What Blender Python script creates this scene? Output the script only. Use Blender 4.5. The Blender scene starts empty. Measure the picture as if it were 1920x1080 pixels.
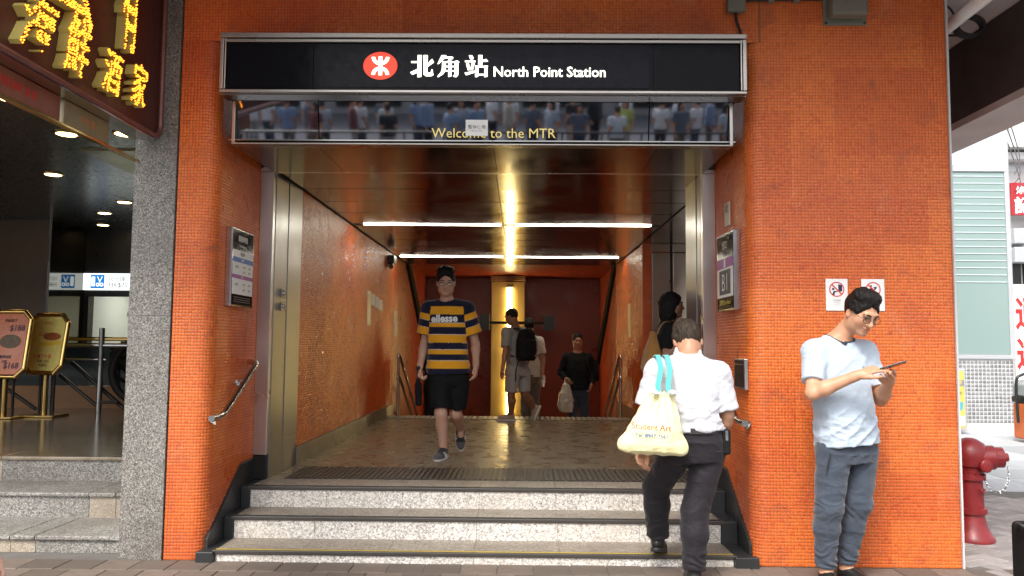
import bpy, bmesh, math, random
import numpy as np
from mathutils import Vector, Matrix
from mathutils.bvhtree import BVHTree
random.seed(7); np.random.seed(7)
S = bpy.context.scene
COL = S.collection

# ------------------------------------------------------------------ camera
CAM_H, CAM_Y = 1.417, -5.3
yaw, roll, pitch = math.radians(0.69), math.radians(0.45), math.atan(108/1493.3)
fw = Vector((-math.sin(yaw)*math.cos(pitch), math.cos(yaw)*math.cos(pitch), math.sin(pitch)))
rt = fw.cross(Vector((0, 0, 1))).normalized(); up = rt.cross(fw)
r2 = rt*math.cos(roll)+up*math.sin(roll); u2 = -rt*math.sin(roll)+up*math.cos(roll)
cam = bpy.data.cameras.new('camera'); camo = bpy.data.objects.new('camera', cam); COL.objects.link(camo)
m = Matrix((r2, u2, -fw)).transposed().to_4x4(); m.translation = (0, CAM_Y, CAM_H)
camo.matrix_world = m
cam.sensor_width = 36; cam.lens = 28; cam.clip_start = 0.05; cam.clip_end = 2000
S.camera = camo
# ------------------------------------------------------------------ light
SUN_EL, SUN_AZ = math.radians(52), math.radians(205)      # azimuth clockwise from +Y
w = bpy.data.worlds.new('World'); S.world = w; w.use_nodes = True
nt = w.node_tree; nt.nodes.clear()
sky = nt.nodes.new('ShaderNodeTexSky'); sky.sky_type = 'NISHITA'; sky.sun_disc = False
sky.sun_elevation = SUN_EL; sky.sun_rotation = SUN_AZ; sky.air_density = 1.0; sky.dust_density = 4.0; sky.ozone_density = 1.0
hsv = nt.nodes.new('ShaderNodeHueSaturation'); hsv.inputs['Saturation'].default_value = 0.30   # overcast: the blue is veiled
bg = nt.nodes.new('ShaderNodeBackground'); bg.inputs['Strength'].default_value = 0.15
wo = nt.nodes.new('ShaderNodeOutputWorld')
nt.links.new(sky.outputs[0], hsv.inputs['Color']); nt.links.new(hsv.outputs[0], bg.inputs[0]); nt.links.new(bg.outputs[0], wo.inputs[0])
sun = bpy.data.lights.new('sun', 'SUN'); sun.energy = 1.2; sun.angle = math.radians(14); sun.color = (1, .96, .90)
suno = bpy.data.objects.new('sun', sun); COL.objects.link(suno)
sd = Vector((math.sin(SUN_AZ)*math.cos(SUN_EL), math.cos(SUN_AZ)*math.cos(SUN_EL), math.sin(SUN_EL)))
suno.rotation_euler = sd.to_track_quat('Z', 'Y').to_euler()
S.view_settings.view_transform = 'Standard'; S.view_settings.look = 'None'
S.view_settings.exposure = 1.35; S.view_settings.gamma = 1.0; S.view_settings.use_curve_mapping = False
S.render.engine = 'CYCLES'
cy = S.cycles; cy.use_denoising = True; cy.max_bounces = 9; cy.diffuse_bounces = 4; cy.glossy_bounces = 5
cy.transmission_bounces = 4; cy.transparent_max_bounces = 6
cy.sample_clamp_indirect = 6.0; cy.caustics_reflective = True; cy.caustics_refractive = False; cy.blur_glossy = 0.3

# ------------------------------------------------------------------ object helpers
def tag(o, label=None, cat=None, group=None, kind=None):
    if label: o['label'] = label
    if cat: o['category'] = cat
    if group: o['group'] = group
    if kind: o['kind'] = kind
    return o
def thing(name, label, cat, loc=(0, 0, 0), group=None, rz=0):
    o = bpy.data.objects.new(name, None); COL.objects.link(o); o.location = loc; o.rotation_euler = (0, 0, rz)
    o.empty_display_size = .05
    return tag(o, label, cat, group)
def origin(o):
    v = Vector((0, 0, 0))
    while o is not None:
        v += Vector(o.location); o = o.parent
    return v
def link(name, me, mat=None, parent=None, kind=None, label=None, world=True, smooth=False):
    o = bpy.data.objects.new(name, me); COL.objects.link(o)
    if mat is not None:
        if len(me.materials) == 0: me.materials.append(mat)
        else: me.materials[0] = mat
    if parent is not None:
        o.parent = parent
        if world:
            off = origin(parent)
            if off.length > 0: me.transform(Matrix.Translation(-off))
    if smooth:
        me.polygons.foreach_set('use_smooth', [True]*len(me.polygons))
    if kind: o['kind'] = kind
    if label: o['label'] = label
    return o
def copy_tree(o, parent=None):
    c = o.copy(); COL.objects.link(c)
    if parent is not None: c.parent = parent
    for ch in list(o.children): copy_tree(ch, c)
    return c
class MB:
    """collects simple shapes into one mesh"""
    def __init__(s): s.v = []; s.f = []
    def add(s, vs, fs):
        n = len(s.v); s.v += [tuple(p) for p in vs]; s.f += [tuple(i+n for i in f) for f in fs]; return s
    def box(s, lo, hi):
        x0, y0, z0 = lo; x1, y1, z1 = hi
        return s.add([(x0,y0,z0),(x1,y0,z0),(x1,y1,z0),(x0,y1,z0),(x0,y0,z1),(x1,y0,z1),(x1,y1,z1),(x0,y1,z1)],
                     [(0,3,2,1),(4,5,6,7),(0,1,5,4),(1,2,6,5),(2,3,7,6),(3,0,4,7)])
    def obox(s, c, ax, ay, az):
        c, ax, ay, az = map(Vector, (c, ax, ay, az))
        vs = [c+ax*i+ay*j+az*k for k in (-1,1) for j in (-1,1) for i in (-1,1)]
        return s.add(vs, [(0,2,3,1),(4,5,7,6),(0,1,5,4),(1,3,7,5),(3,2,6,7),(2,0,4,6)])
    def prism(s, poly, o, ax, ay, d):
        """polygon (2-D) on the frame o, ax, ay pushed along d"""
        o, ax, ay, d = map(Vector, (o, ax, ay, d)); n = len(poly)
        a = [o+ax*p[0]+ay*p[1] for p in poly]; b = [p+d for p in a]
        fl = ax.cross(ay).dot(d) > 0
        area = sum(poly[i][0]*poly[(i+1) % n][1]-poly[(i+1) % n][0]*poly[i][1] for i in range(n))
        if area < 0: a.reverse(); b.reverse()
        fs = [tuple(range(n))[::-1], tuple(range(n, 2*n))]+[(i, (i+1) % n, n+(i+1) % n, n+i) for i in range(n)]
        if not fl: fs = [tuple(reversed(f)) for f in fs]
        return s.add(a+b, fs)
    def tube(s, pts, r, n=10, closed=False, cap=True):
        pts = [Vector(p) for p in pts]; m_ = len(pts)
        rs = r if isinstance(r, (list, tuple)) else [r]*m_
        prev = None; rings = []
        for i, p in enumerate(pts):
            if closed: t = pts[(i+1) % m_]-pts[i-1]
            else: t = pts[min(i+1, m_-1)]-pts[max(i-1, 0)]
            t.normalize()
            if prev is None:
                a = t.cross(Vector((0, 0, 1)))
                if a.length < .05: a = t.cross(Vector((1, 0, 0)))
            else: a = prev-t*prev.dot(t)
            a.normalize(); prev = a; b = t.cross(a)
            rings.append([p+(a*math.cos(2*math.pi*k/n)+b*math.sin(2*math.pi*k/n))*rs[i] for k in range(n)])
        vs = [q for rg in rings for q in rg]; fs = []
        for i in range(m_ if closed else m_-1):
            j = (i+1) % m_
            for k in range(n):
                l = (k+1) % n; fs.append((i*n+k, i*n+l, j*n+l, j*n+k))
        if cap and not closed: fs += [tuple(range(n))[::-1], tuple((m_-1)*n+k for k in range(n))]
        return s.add(vs, fs)
    def ribbon(s, pts, w, wid, th=.003):
        """flat strap: pts centre line, w width direction"""
        w = Vector(w).normalized(); pts = [Vector(p) for p in pts]; vs = []; fs = []
        for i, p in enumerate(pts):
            t = (pts[min(i+1, len(pts)-1)]-pts[max(i-1, 0)]).normalized(); n_ = t.cross(w).normalized()
            vs += [p-w*wid/2-n_*th, p+w*wid/2-n_*th, p+w*wid/2+n_*th, p-w*wid/2+n_*th]
            if i:
                a = 4*(i-1); b = 4*i
                for k in range(4): fs.append((a+k, a+(k+1) % 4, b+(k+1) % 4, b+k))
        e = 4*(len(pts)-1); fs += [(3, 2, 1, 0), (e, e+1, e+2, e+3)]
        return s.add(vs, fs)
    def lathe(s, c, prof, n=20, axis=(0, 0, 1)):
        c = Vector(c); z = Vector(axis).normalized(); x = z.orthogonal().normalized(); y = z.cross(x); vs = []; fs = []
        for (r, h) in prof:
            for k in range(n):
                a = 2*math.pi*k/n; vs.append(c+z*h+(x*math.cos(a)+y*math.sin(a))*r)
        for i in range(len(prof)-1):
            for k in range(n):
                l = (k+1) % n; fs.append((i*n+k, i*n+l, (i+1)*n+l, (i+1)*n+k))
        fs += [tuple(range(n))[::-1], tuple((len(prof)-1)*n+k for k in range(n))]
        return s.add(vs, fs)
    def disc(s, c, r, ax, ay, n=24, ry=None, d=None):
        ry = ry or r
        poly = [(r*math.cos(2*math.pi*k/n), ry*math.sin(2*math.pi*k/n)) for k in range(n)]
        return s.prism(poly, c, ax, ay, d)
    def mesh(s, name='mesh'):
        me = bpy.data.meshes.new(name); me.from_pydata(s.v, [], s.f); me.update(); return me
    def build(s, name, mat, parent=None, bevel=0, smooth=False, kind=None, label=None, seg=2):
        me = s.mesh(name); o = link(name, me, mat, parent, kind, label)
        if bevel:
            b = o.modifiers.new('bevel', 'BEVEL'); b.width = bevel; b.segments = seg; b.limit_method = 'ANGLE'; b.angle_limit = .6
            b.harden_normals = False
        if smooth:
            me.polygons.foreach_set('use_smooth', [True]*len(me.polygons))
            me.set_sharp_from_angle(angle=.7)
        return o
def np_mesh(name, V, F):
    """numpy verts (n,3), quads (m,4) -> mesh, fast"""
    me = bpy.data.meshes.new(name); V = np.ascontiguousarray(V, dtype=np.float32); F = np.ascontiguousarray(F, dtype=np.int32)
    k = F.shape[1]
    me.vertices.add(len(V)); me.vertices.foreach_set('co', V.ravel())
    me.loops.add(F.size); me.loops.foreach_set('vertex_index', F.ravel())
    me.polygons.add(len(F)); me.polygons.foreach_set('loop_start', np.arange(0, F.size, k, dtype=np.int32))
    me.update(calc_edges=True); me.validate()
    return me
def bez(pts, n=8):
    """smooth path through points (Catmull-Rom)"""
    pts = [Vector(p) for p in pts]; out = []
    for i in range(len(pts)-1):
        p0 = pts[max(i-1, 0)]; p1 = pts[i]; p2 = pts[i+1]; p3 = pts[min(i+2, len(pts)-1)]
        for k in range(n):
            t = k/n
            out.append(.5*((2*p1)+(p2-p0)*t+(2*p0-5*p1+4*p2-p3)*t*t+(3*p1-p0-3*p2+p3)*t**3))
    out.append(pts[-1]); return out

# ------------------------------------------------------------------ material helpers
class NT:
    def __init__(s, name):
        s.m = bpy.data.materials.new(name); s.m.use_nodes = True; s.t = s.m.node_tree; s.t.nodes.clear()
        s.out = s.n('OutputMaterial'); s.b = s.n('BsdfPrincipled'); s.l(s.b.outputs[0], s.out.inputs[0])
        s._c = None
    def n(s, t, **kw):
        nd = s.t.nodes.new('ShaderNode'+t)
        for k, v in kw.items(): setattr(nd, k, v)
        return nd
    def l(s, a, b): s.t.links.new(a, b)
    def set(s, **kw):
        for k, v in kw.items():
            i = s.b.inputs[k.replace('_', ' ')]
            if hasattr(v, 'is_output'): s.l(v, i)
            else: i.default_value = (*v, 1) if isinstance(v, tuple) and len(v) == 3 and i.type == 'RGBA' else v
        return s
    def co(s, kind='Object'):
        if s._c is None: s._c = s.n('TexCoord')
        return s._c.outputs[kind]
    def mapped(s, scale, kind='Object'):
        mp = s.n('Mapping'); s.l(s.co(kind), mp.inputs[0]); mp.inputs['Scale'].default_value = scale if isinstance(scale, tuple) else (scale,)*3
        return mp.outputs[0]
    def noise(s, scale=5, detail=4, rough=.55, vec=None, dist=0):
        nd = s.n('TexNoise'); nd.inputs['Scale'].default_value = scale; nd.inputs['Detail'].default_value = detail
        nd.inputs['Roughness'].default_value = rough; nd.inputs['Distortion'].default_value = dist
        s.l(vec if vec is not None else s.co(), nd.inputs['Vector']); return nd.outputs['Fac']
    def voro(s, scale, vec=None, out='Color'):
        nd = s.n('TexVoronoi'); nd.inputs['Scale'].default_value = scale
        s.l(vec if vec is not None else s.co(), nd.inputs['Vector']); return nd.outputs[out]
    def ramp(s, fac, stops, interp='LINEAR'):
        nd = s.n('ValToRGB'); cr = nd.color_ramp; cr.interpolation = interp
        while len(cr.elements) < len(stops): cr.elements.new(.5)
        for e, (p, c) in zip(cr.elements, stops):
            e.position = p; e.color = (*c, 1) if isinstance(c, tuple) else (c, c, c, 1)
        s.l(fac, nd.inputs[0]); return nd.outputs[0]
    def mix(s, a, b, fac, mode='MIX'):
        nd = s.n('Mix', data_type='RGBA', blend_type=mode)
        for v, i in ((fac, nd.inputs[0]), (a, nd.inputs[6]), (b, nd.inputs[7])):
            if hasattr(v, 'is_output'): s.l(v, i)
            elif isinstance(v, tuple): i.default_value = (*v, 1)
            else: i.default_value = v if i.type == 'VALUE' else (v, v, v, 1)
        return nd.outputs[2]
    def math(s, op, a, b=0.0):
        nd = s.n('Math', operation=op)
        for v, i in ((a, nd.inputs[0]), (b, nd.inputs[1])):
            if hasattr(v, 'is_output'): s.l(v, i)
            else: i.default_value = v
        return nd.outputs[0]
    def attr(s, name, out='Fac'):
        nd = s.n('Attribute', attribute_name=name); return nd.outputs[out]
    def bump(s, h, strength=.3, dist=.002):
        nd = s.n('Bump'); nd.inputs['Strength'].default_value = strength; nd.inputs['Distance'].default_value = dist
        s.l(h, nd.inputs['Height']); s.l(nd.outputs[0], s.b.inputs['Normal']); return s
def plain(name, col, rough=.5, metal=0., var=.12, vs=9., bs=0., bscale=60., **kw):
    """paint or plastic: base colour with a little wear, roughness that varies"""
    t = NT(name); f = t.noise(vs, 5)
    c = t.mix(tuple(x*(1-var) for x in col), tuple(min(1, x*(1+var)) for x in col), f)
    r = t.ramp(t.noise(vs*2.3, 3), [(.3, max(0, rough-.06)), (.7, min(1, rough+.08))])
    t.set(Base_Color=c, Roughness=r, Metallic=metal, **kw)
    if bs: t.bump(t.noise(bscale, 4), bs, .002)
    return t.m
def emit(name, col, strength):
    t = NT(name); t.set(Base_Color=(.05, .05, .05), Roughness=.5, Emission_Color=col, Emission_Strength=strength); return t.m

# ---- tiles: one value per tile in 'rnd', grime that belongs to the wall
def tile_mat(name, base, alt, dark, wet=.28, bs=.22, sp=.5):
    t = NT(name); r = t.attr('rnd')
    c = t.ramp(r, [(0, alt), (.25, base), (.85, base), (1, tuple(min(1, x*1.10) for x in base))])
    sh = t.attr('sheet'); c = t.mix(c, t.mix(c, (.80, .62, .55), 1.0, 'MULTIPLY'), t.ramp(sh, [(.35, 0.), (.95, .75)]))
    g = t.noise(1.1, 6, .62); g2 = t.noise(5.0, 5, .6, dist=.6)
    c = t.mix(c, dark, t.ramp(g, [(.46, 0.), (.72, .62)]))
    c = t.mix(c, (.16, .045, .03), t.ramp(g2, [(.58, 0.), (.78, .6)]))
    c = t.mix(c, (.80, .52, .36), t.ramp(t.noise(2.3, 5, .7), [(.60, 0.), (.85, .30)]))
    t.set(Base_Color=c, Roughness=t.ramp(g2, [(.3, wet-.06), (.75, wet+.22)]), Specular_IOR_Level=sp)
    t.bump(t.noise(55, 2), bs, .004); return t.m
M = {}
M['tile'] = tile_mat('orange_mosaic', (.72, .158, .024), (.63, .108, .019), (.41, .052, .022))
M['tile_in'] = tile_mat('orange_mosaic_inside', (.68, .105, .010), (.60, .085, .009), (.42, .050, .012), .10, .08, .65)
def grout():
    t = NT('grout'); f = t.noise(1.6, 6, .65)
    c = t.ramp(f, [(.30, (.25, .075, .022)), (.58, (.27, .105, .040)), (.66, (.15, .12, .08)), (.76, (.50, .42, .34))])
    t.set(Base_Color=c, Roughness=.9); return t.m
M['grout'] = grout()
def granite(name, a, b, c, sc=140, rough=.55, bs=.15, stain=(.16, .15, .13)):
    t = NT(name); v = t.voro(sc); v2 = t.voro(sc*.45)
    sep = t.n('SeparateColor'); t.l(v, sep.inputs[0]); sep2 = t.n('SeparateColor'); t.l(v2, sep2.inputs[0])
    k = t.ramp(sep.outputs[0], [(0, a), (.34, b), (.74, c), (.9, tuple(min(1, x*1.25) for x in c))], 'CONSTANT')
    k = t.mix(k, t.ramp(sep2.outputs[1], [(0, a), (.5, b), (1, c)]), .35)
    k = t.mix(k, stain, t.ramp(t.noise(1.7, 6, .65), [(.46, 0.), (.75, .6)]))
    t.set(Base_Color=k, Roughness=t.ramp(t.noise(6, 3), [(.3, rough-.1), (.7, rough+.1)])); t.bump(sep.outputs[1], bs, .0015); return t.m
M['granite'] = granite('speckled_granite', (.055, .050, .044), (.165, .152, .135), (.36, .335, .30), 190, bs=.08, stain=(.075, .065, .052))
M['granite_step'] = granite('step_granite', (.085, .08, .075), (.24, .228, .205), (.44, .42, .385), 150, stain=(.12, .10, .08))
M['beige_stone'] = granite('beige_stone', (.25, .20, .15), (.36, .30, .23), (.48, .42, .34), 150, stain=(.2, .17, .13))
M['terrazzo'] = granite('white_terrazzo', (.22, .20, .18), (.64, .60, .55), (.76, .73, .68), 125, .5, .1, (.55, .48, .39))
M['tread'] = granite('worn_tread', (.12, .10, .08), (.27, .23, .18), (.40, .345, .28), 130, .45, .1, (.13, .105, .08))
M['floor'] = granite('polished_floor', (.16, .118, .07), (.225, .172, .105), (.285, .225, .14), 150, .30, .03, (.195, .148, .090))
M['black_stone'] = plain('black_stone', (.024, .025, .026), .38, var=.35, vs=7, bs=.2)
def marble():
    t = NT('shop_marble'); f = t.noise(3, 8, .65, dist=1.2)
    c = t.ramp(f, [(.3, (.12, .09, .06)), (.5, (.24, .19, .13)), (.62, (.32, .26, .19)), (.75, (.18, .14, .10))])
    t.set(Base_Color=c, Roughness=.16); return t.m
M['marble'] = marble()
def steel(name, col=(.56, .53, .50), rough=.24, stretch=(1, 90, 90), bs=.12, metal=1.0):
    t = NT(name); f = t.noise(3.0, 4, .6, t.mapped(stretch)); g = t.noise(2.2, 4)
    c = t.mix(tuple(x*.82 for x in col), col, g)
    t.set(Base_Color=c, Metallic=metal, Roughness=t.ramp(g, [(.3, rough-.05), (.75, rough+.09)])); t.bump(f, bs, .001); return t.m
M['steel_v'] = steel('brushed_steel', (.68, .66, .64), .30, stretch=(120, 120, 1.2))
M['sign_trim'] = steel('sign_trim', (.36, .33, .30), .28, (1.2, 120, 120))
M['steel_jamb'] = steel('smooth_jamb_steel', (.33, .345, .37), .34, (30, 30, 1.0), .006)
M['steel_h'] = steel('brushed_steel_trim', stretch=(1.2, 120, 120))
M['steel_ceiling'] = steel('ceiling_steel', (.235, .225, .215), .15, (1.0, 60, 60), .06)
M['steel_pipe'] = steel('polished_steel', (.62, .62, .62), .16, (20, 20, 20), .03)
M['dark_metal'] = plain('dark_metal', (.035, .032, .03), .35, .6)
M['black_paint'] = plain('black_paint', (.018, .018, .019), .32)
M['matte_black'] = plain('matte_black', (.012, .011, .010), .9, Specular_IOR_Level=.15)
M['rubber'] = plain('black_rubber', (.022, .022, .023), .55, bs=.2)
M['brass'] = steel('brass', (.72, .50, .18), .2, (8, 8, 8), .03)
M['white_paint'] = plain('white_paint', (.76, .76, .74), .45, var=.05)
M['paper'] = plain('paper', (.78, .77, .74), .6, var=.04)
M['ink'] = plain('black_ink', (.02, .02, .022), .6)
M['grey_ink'] = plain('grey_ink', (.22, .22, .23), .6)
M['red_ink'] = plain('red_ink', (.62, .02, .018), .5)
M['orange_ink'] = plain('orange_ink', (.70, .18, .03), .5)
M['blue_ink'] = plain('blue_ink', (.03, .14, .42), .5)
M['purple_ink'] = plain('purple_ink', (.30, .06, .30), .5)
M['navy_ink'] = plain('navy_ink', (.015, .02, .06), .5)
M['white_ink'] = plain('white_ink', (.80, .80, .78), .5, var=.03)
M['yellow_ink'] = plain('yellow_ink', (.75, .60, .08), .5)
M['sign_black'] = plain('sign_black_glass', (.005, .005, .007), .12, var=.1, Specular_IOR_Level=.07)
M['sign_panel'] = plain('sign_face_film', (.010, .010, .015), .22, var=.1, Specular_IOR_Level=.09)
t = NT('reflecting_glass'); t.set(Base_Color=(.29, .30, .335), Metallic=1.0, Roughness=.03); M['mirror_glass'] = t.m
M['concrete'] = plain('concrete_soffit', (.55, .53, .52), .9, var=.25, vs=2.5, bs=.3, bscale=30)
M['beam_paint'] = plain('dark_beam', (.060, .046, .042), .8, var=.3, vs=3)
M['asphalt'] = plain('asphalt', (.05, .05, .05), .9, var=.2, bs=.4)
M['red_paint'] = plain('red_paint', (.22, .017, .019), .40, var=.5, vs=11, bs=.3, bscale=25)
# =================================================================== SETTING
def arc(cx, cy, r, a0, a1, n=6):
    return [(cx+r*math.cos(math.radians(a0+(a1-a0)*i/n)), cy+r*math.sin(math.radians(a0+(a1-a0)*i/n))) for i in range(n+1)]
def mosaic(path, z0, z1, mat, parent, mask=None, pitch=.0215, size=.0195, hgt=.0013, tilt=.00016, name='mosaic_tiles'):
    """small square tiles along a plan path (outside = right of the path), each with its own edges and tilt"""
    P = np.array(path, float); seg = np.diff(P, axis=0); L = np.hypot(*seg.T); s = np.r_[0, np.cumsum(L)]
    n = int(s[-1]/pitch); u = (np.arange(n)+.5)*pitch
    def pos(q): return np.stack([np.interp(q, s, P[:, 0]), np.interp(q, s, P[:, 1])], -1)
    a = pos(u-size/2); b = pos(u+size/2); t = b-a; t /= np.linalg.norm(t, axis=1)[:, None]; nrm = np.stack([t[:, 1], -t[:, 0]], -1)
    nz = int((z1-z0)/pitch); zc = z0+(np.arange(nz)+.5)*pitch
    I, K = np.meshgrid(np.arange(n), np.arange(nz), indexing='ij'); I = I.ravel(); K = K.ravel()
    c = (a+b)/2
    if mask is not None:
        keep = mask(c[I, 0], c[I, 1], zc[K]); I = I[keep]; K = K[keep]
    m_ = len(I); rg = np.random.default_rng(3)
    jit = rg.normal(0, .0002, (m_, 2)); A = a[I]+t[I]*jit[:, :1]; B = b[I]+t[I]*jit[:, :1]; N = nrm[I]; Z = zc[K]+jit[:, 1]; T = t[I]
    e = .0016; V = np.zeros((m_, 8, 3)); hs = size/2
    for k, (p, dz) in enumerate(((A, -hs), (B, -hs), (B, hs), (A, hs))):
        V[:, k, :2] = p; V[:, k, 2] = Z+dz
    tx = rg.normal(0, tilt, m_); tz = rg.normal(0, tilt, m_)
    for k, (p, su, dz) in enumerate(((A, 1, -hs+e), (B, -1, -hs+e), (B, -1, hs-e), (A, 1, hs-e))):
        h = hgt+tx*(-su)+tz*np.sign(dz)
        V[:, 4+k, :2] = p+T*(su*e)+N*h[:, None]; V[:, 4+k, 2] = Z+dz
    q = np.array([(4,5,6,7),(0,1,5,4),(1,2,6,5),(2,3,7,6),(3,0,4,7)])
    F = (q[None]+(np.arange(m_)*8)[:, None, None]).reshape(-1, 4)
    me = np_mesh(name, V.reshape(-1, 3), F)
    at_ = me.attributes.new('rnd', 'FLOAT', 'FACE'); at_.data.foreach_set('value', np.repeat(rg.random(m_), 5).astype(np.float32))
    tb_ = rg.random((99, 99)); a2 = me.attributes.new('sheet', 'FLOAT', 'FACE'); a2.data.foreach_set('value', np.repeat(tb_[(I//14) % 99, (K//14) % 99], 5).astype(np.float32))
    return link(name, me, mat, parent, kind='stuff')
def wall_core(path, z0, z1, thick, mat, name, parent, kind=None):
    """solid wall behind a tile path"""
    P = [Vector((x, y, 0)) for x, y in path]; n = len(P); back = []
    for i in range(n):
        t = (P[min(i+1, n-1)]-P[max(i-1, 0)]).normalized(); back.append(P[i]-Vector((t.y, -t.x, 0))*thick)
    mb = MB(); vs = []
    for p, b in zip(P, back): vs += [(p.x,p.y,z0),(p.x,p.y,z1),(b.x,b.y,z1),(b.x,b.y,z0)]
    fs = []
    for i in range(n-1):
        a, b = 4*i, 4*i+4
        fs += [(a, b, b+1, a+1), (a+1, b+1, b+2, a+2), (a+2, b+2, b+3, a+3), (a+3, b+3, b, a)]
    e = 4*n-4; fs += [(0, 1, 2, 3), (e+3, e+2, e+1, e)]
    return mb.add(vs, fs).build(name, mat, parent, kind=kind)

# ---- ground
MB().box((-400, -400, -.6), (400, 400, -.16)).build('ground', M['asphalt'], kind='structure')
MB().box((-60, -14.5, -.17), (60, -6.4, -.13)).build('road', M['asphalt'], kind='structure')
def paver_mat(name, col):
    t = NT(name); oi = t.n('ObjectInfo'); f = t.noise(14, 5, .65)
    c = t.ramp(oi.outputs['Random'], [(0, tuple(x*.72 for x in col)), (.5, col), (1, tuple(x*1.25 for x in col))])
    c = t.mix(c, tuple(x*.6 for x in col), t.ramp(f, [(.42, 0.), (.75, .6)]))
    t.set(Base_Color=c, Roughness=.75); t.bump(t.noise(90, 4), .25, .002); return t.m
M['paver'] = paver_mat('brown_paver', (.140, .110, .088)); M['paver_side'] = paver_mat('grey_brown_paver', (.29, .262, .248))
M['slab'] = paver_mat('grey_slab', (.36, .375, .385)); M['mortar'] = plain('mortar', (.12, .11, .10), .9, var=.3)
M['paving_far'] = plain('far_paving', (.36, .36, .36), .85, var=.2, vs=3)
pav = MB().box((-60, -6.4, -.16), (2.95, 9.0, -.006)).build('pavement', M['mortar'], kind='structure')
def slab_mesh(name, lx, ly, h=.008, ch=.004):
    b = MB(); x, y = lx/2, ly/2
    b.add([(-x,-y,-h),(x,-y,-h),(x,y,-h),(-x,y,-h),(-x,-y,-ch),(x,-y,-ch),(x,y,-ch),(-x,y,-ch),(-x+ch,-y+ch,0),(x-ch,-y+ch,0),(x-ch,y-ch,0),(-x+ch,y-ch,0)],
          [(0,1,5,4),(1,2,6,5),(2,3,7,6),(3,0,4,7),(4,5,9,8),(5,6,10,9),(6,7,11,10),(7,4,8,11),(8,9,10,11)])
    return b.mesh(name)
pm = slab_mesh('paver', .226, .226); rnd = random.Random(5)
for j in range(7):
    for i in range(36):
        x = -4.2+.232*i+(.116 if j % 2 else 0); y = -.116-.232*j
        o = link('paver', pm, M['paver'], pav, world=False); o.location = (x, y, rnd.uniform(-.0015, .0015)); o.rotation_euler = (rnd.uniform(-.004, .004), rnd.uniform(-.004, .004), 0)
MB().box((-60, -6.4, -.006), (2.95, -1.63, -.001)).build('far_paving', M['paving_far'], pav)
side = MB().box((2.95, -6.4, -.16), (60, 60, -.007)).build('side_pavement', M['mortar'], kind='structure')
hm = slab_mesh('paver', .195, .095); n_ = 0; r_ = math.radians(24)
for j in range(-30, 40):
    for i in range(-30, 40):
        # herringbone: lengthwise bricks where (i-j) mod 4 is 0, crosswise where it is 3
        d_ = (i-j) % 4
        if d_ not in (0, 3): continue
        cx, cyy = (.1*(i+1), .1*(j+.5)) if d_ == 0 else (.1*(i+.5), .1*(j+1))
        X = 3.6+cx*math.cos(r_)-cyy*math.sin(r_); Y = 1.0+cx*math.sin(r_)+cyy*math.cos(r_)
        if 2.98 < X < .64*(Y+5.3)+.2 and -.7 < Y < 2.75-.25*(X-4) and n_ < 300:
            o = link('paver', hm, M['paver_side'], side, world=False); n_ += 1
            o.location = (X, Y, rnd.uniform(-.002, .001)); o.rotation_euler = (0, 0, r_+(0 if d_ == 0 else math.pi/2))
sm = slab_mesh('paving_slab', .74, .74)
for i in range(9):
    for j in range(9):
        X, Y = 3.45+.75*i, 3.25+.75*j-.0
        if Y < 2.75-.25*(X-4)+.35: continue
        o = link('paving_slab', sm, M['slab'], side, world=False); o.location = (X, Y, rnd.uniform(-.001, .001))
MB().box((9.9, 2.9, -.007), (60, 60, -.002)).build('far_paving', M['paving_far'], side)
MB().box((3.05, 9.7, -.007), (9.8, 60, -.002)).build('far_paving', M['paving_far'], side)

# ---- the tiled front of the station
ZT = 3.95
front = thing('station_building', 'orange mosaic tiled station front with curved corners round the entrance', 'building', (0, 0, 0))
TILE_OFF = .001
Lp = [(-2.333, 0), (-2.17, 0)]+arc(-2.17, .10, .10, -90, 0)[1:]+[(-2.07, .955)]
Rp = [(1.515, .955), (1.515, .10)]+arc(1.615, .10, .10, 180, 270)[1:]+[(2.845, 0)]+arc(2.845, .03, .03, -90, 0, 3)[1:]+[(2.875, 3.4)]
Hp = [(-2.333, 0), (2.845, 0)]
def off(path, d):
    P = [Vector((x, y)) for x, y in path]; out = []
    for i in range(len(P)):
        t = (P[min(i+1, len(P)-1)]-P[max(i-1, 0)]).normalized(); out.append((P[i].x+t.y*d, P[i].y-t.x*d))
    return out
lc = MB().prism([(-2.333, .001)]+[(x, y) for x, y in Lp[1:]]+[(-2.07, .955), (-2.333, .955)], (0, 0, 0), (1, 0, 0), (0, 1, 0), (0, 0, 3.486)).build('side_pier', M['grout'], front)
rc = MB().prism([(x, y) for x, y in Rp]+[(1.9, 3.4), (1.9, .955)], (0, 0, 0), (1, 0, 0), (0, 1, 0), (0, 0, ZT)).build('main_pier', M['grout'], front)
hc_ = MB().box((-2.333, .003, 3.4865), (1.62, .5, ZT)).build('lintel', M['grout'], front)
sk_l = lambda y: .12+np.clip((y-.02)/.62, 0, 1)*.42
mosaic(Lp, .003, 3.4865, M['tile'], lc, lambda x, y, z: ~((y > .05) & (z < sk_l(y)+.01)))
mosaic(Rp, .003, ZT, M['tile'], rc, lambda x, y, z: ~((x < 1.56) & (y > .05) & (z < sk_l(y)+.01)) & (y < 1.4) & ((z < 3.486) | (x > 1.615)))
mosaic([(-2.333, .003), (1.615, .003)], 3.4868, ZT, M['tile'], hc_)
MB().box((2.868, -.004, 0), (2.880, .012, ZT)).build('corner_trim', M['concrete'], front)
# sloping black skirting on both reveals
for x0, x1, nm in ((-2.071, -2.055, 'skirting'), (1.500, 1.516, 'skirting')):
    MB().prism([(.03, 0), (.955, 0), (.955, .53), (.63, .53), (.03, .13)], (x0, 0, 0), (0, 1, 0), (0, 0, 1), (x1-x0, 0, 0)).build(nm, M['black_stone'], front, bevel=.003)
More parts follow.
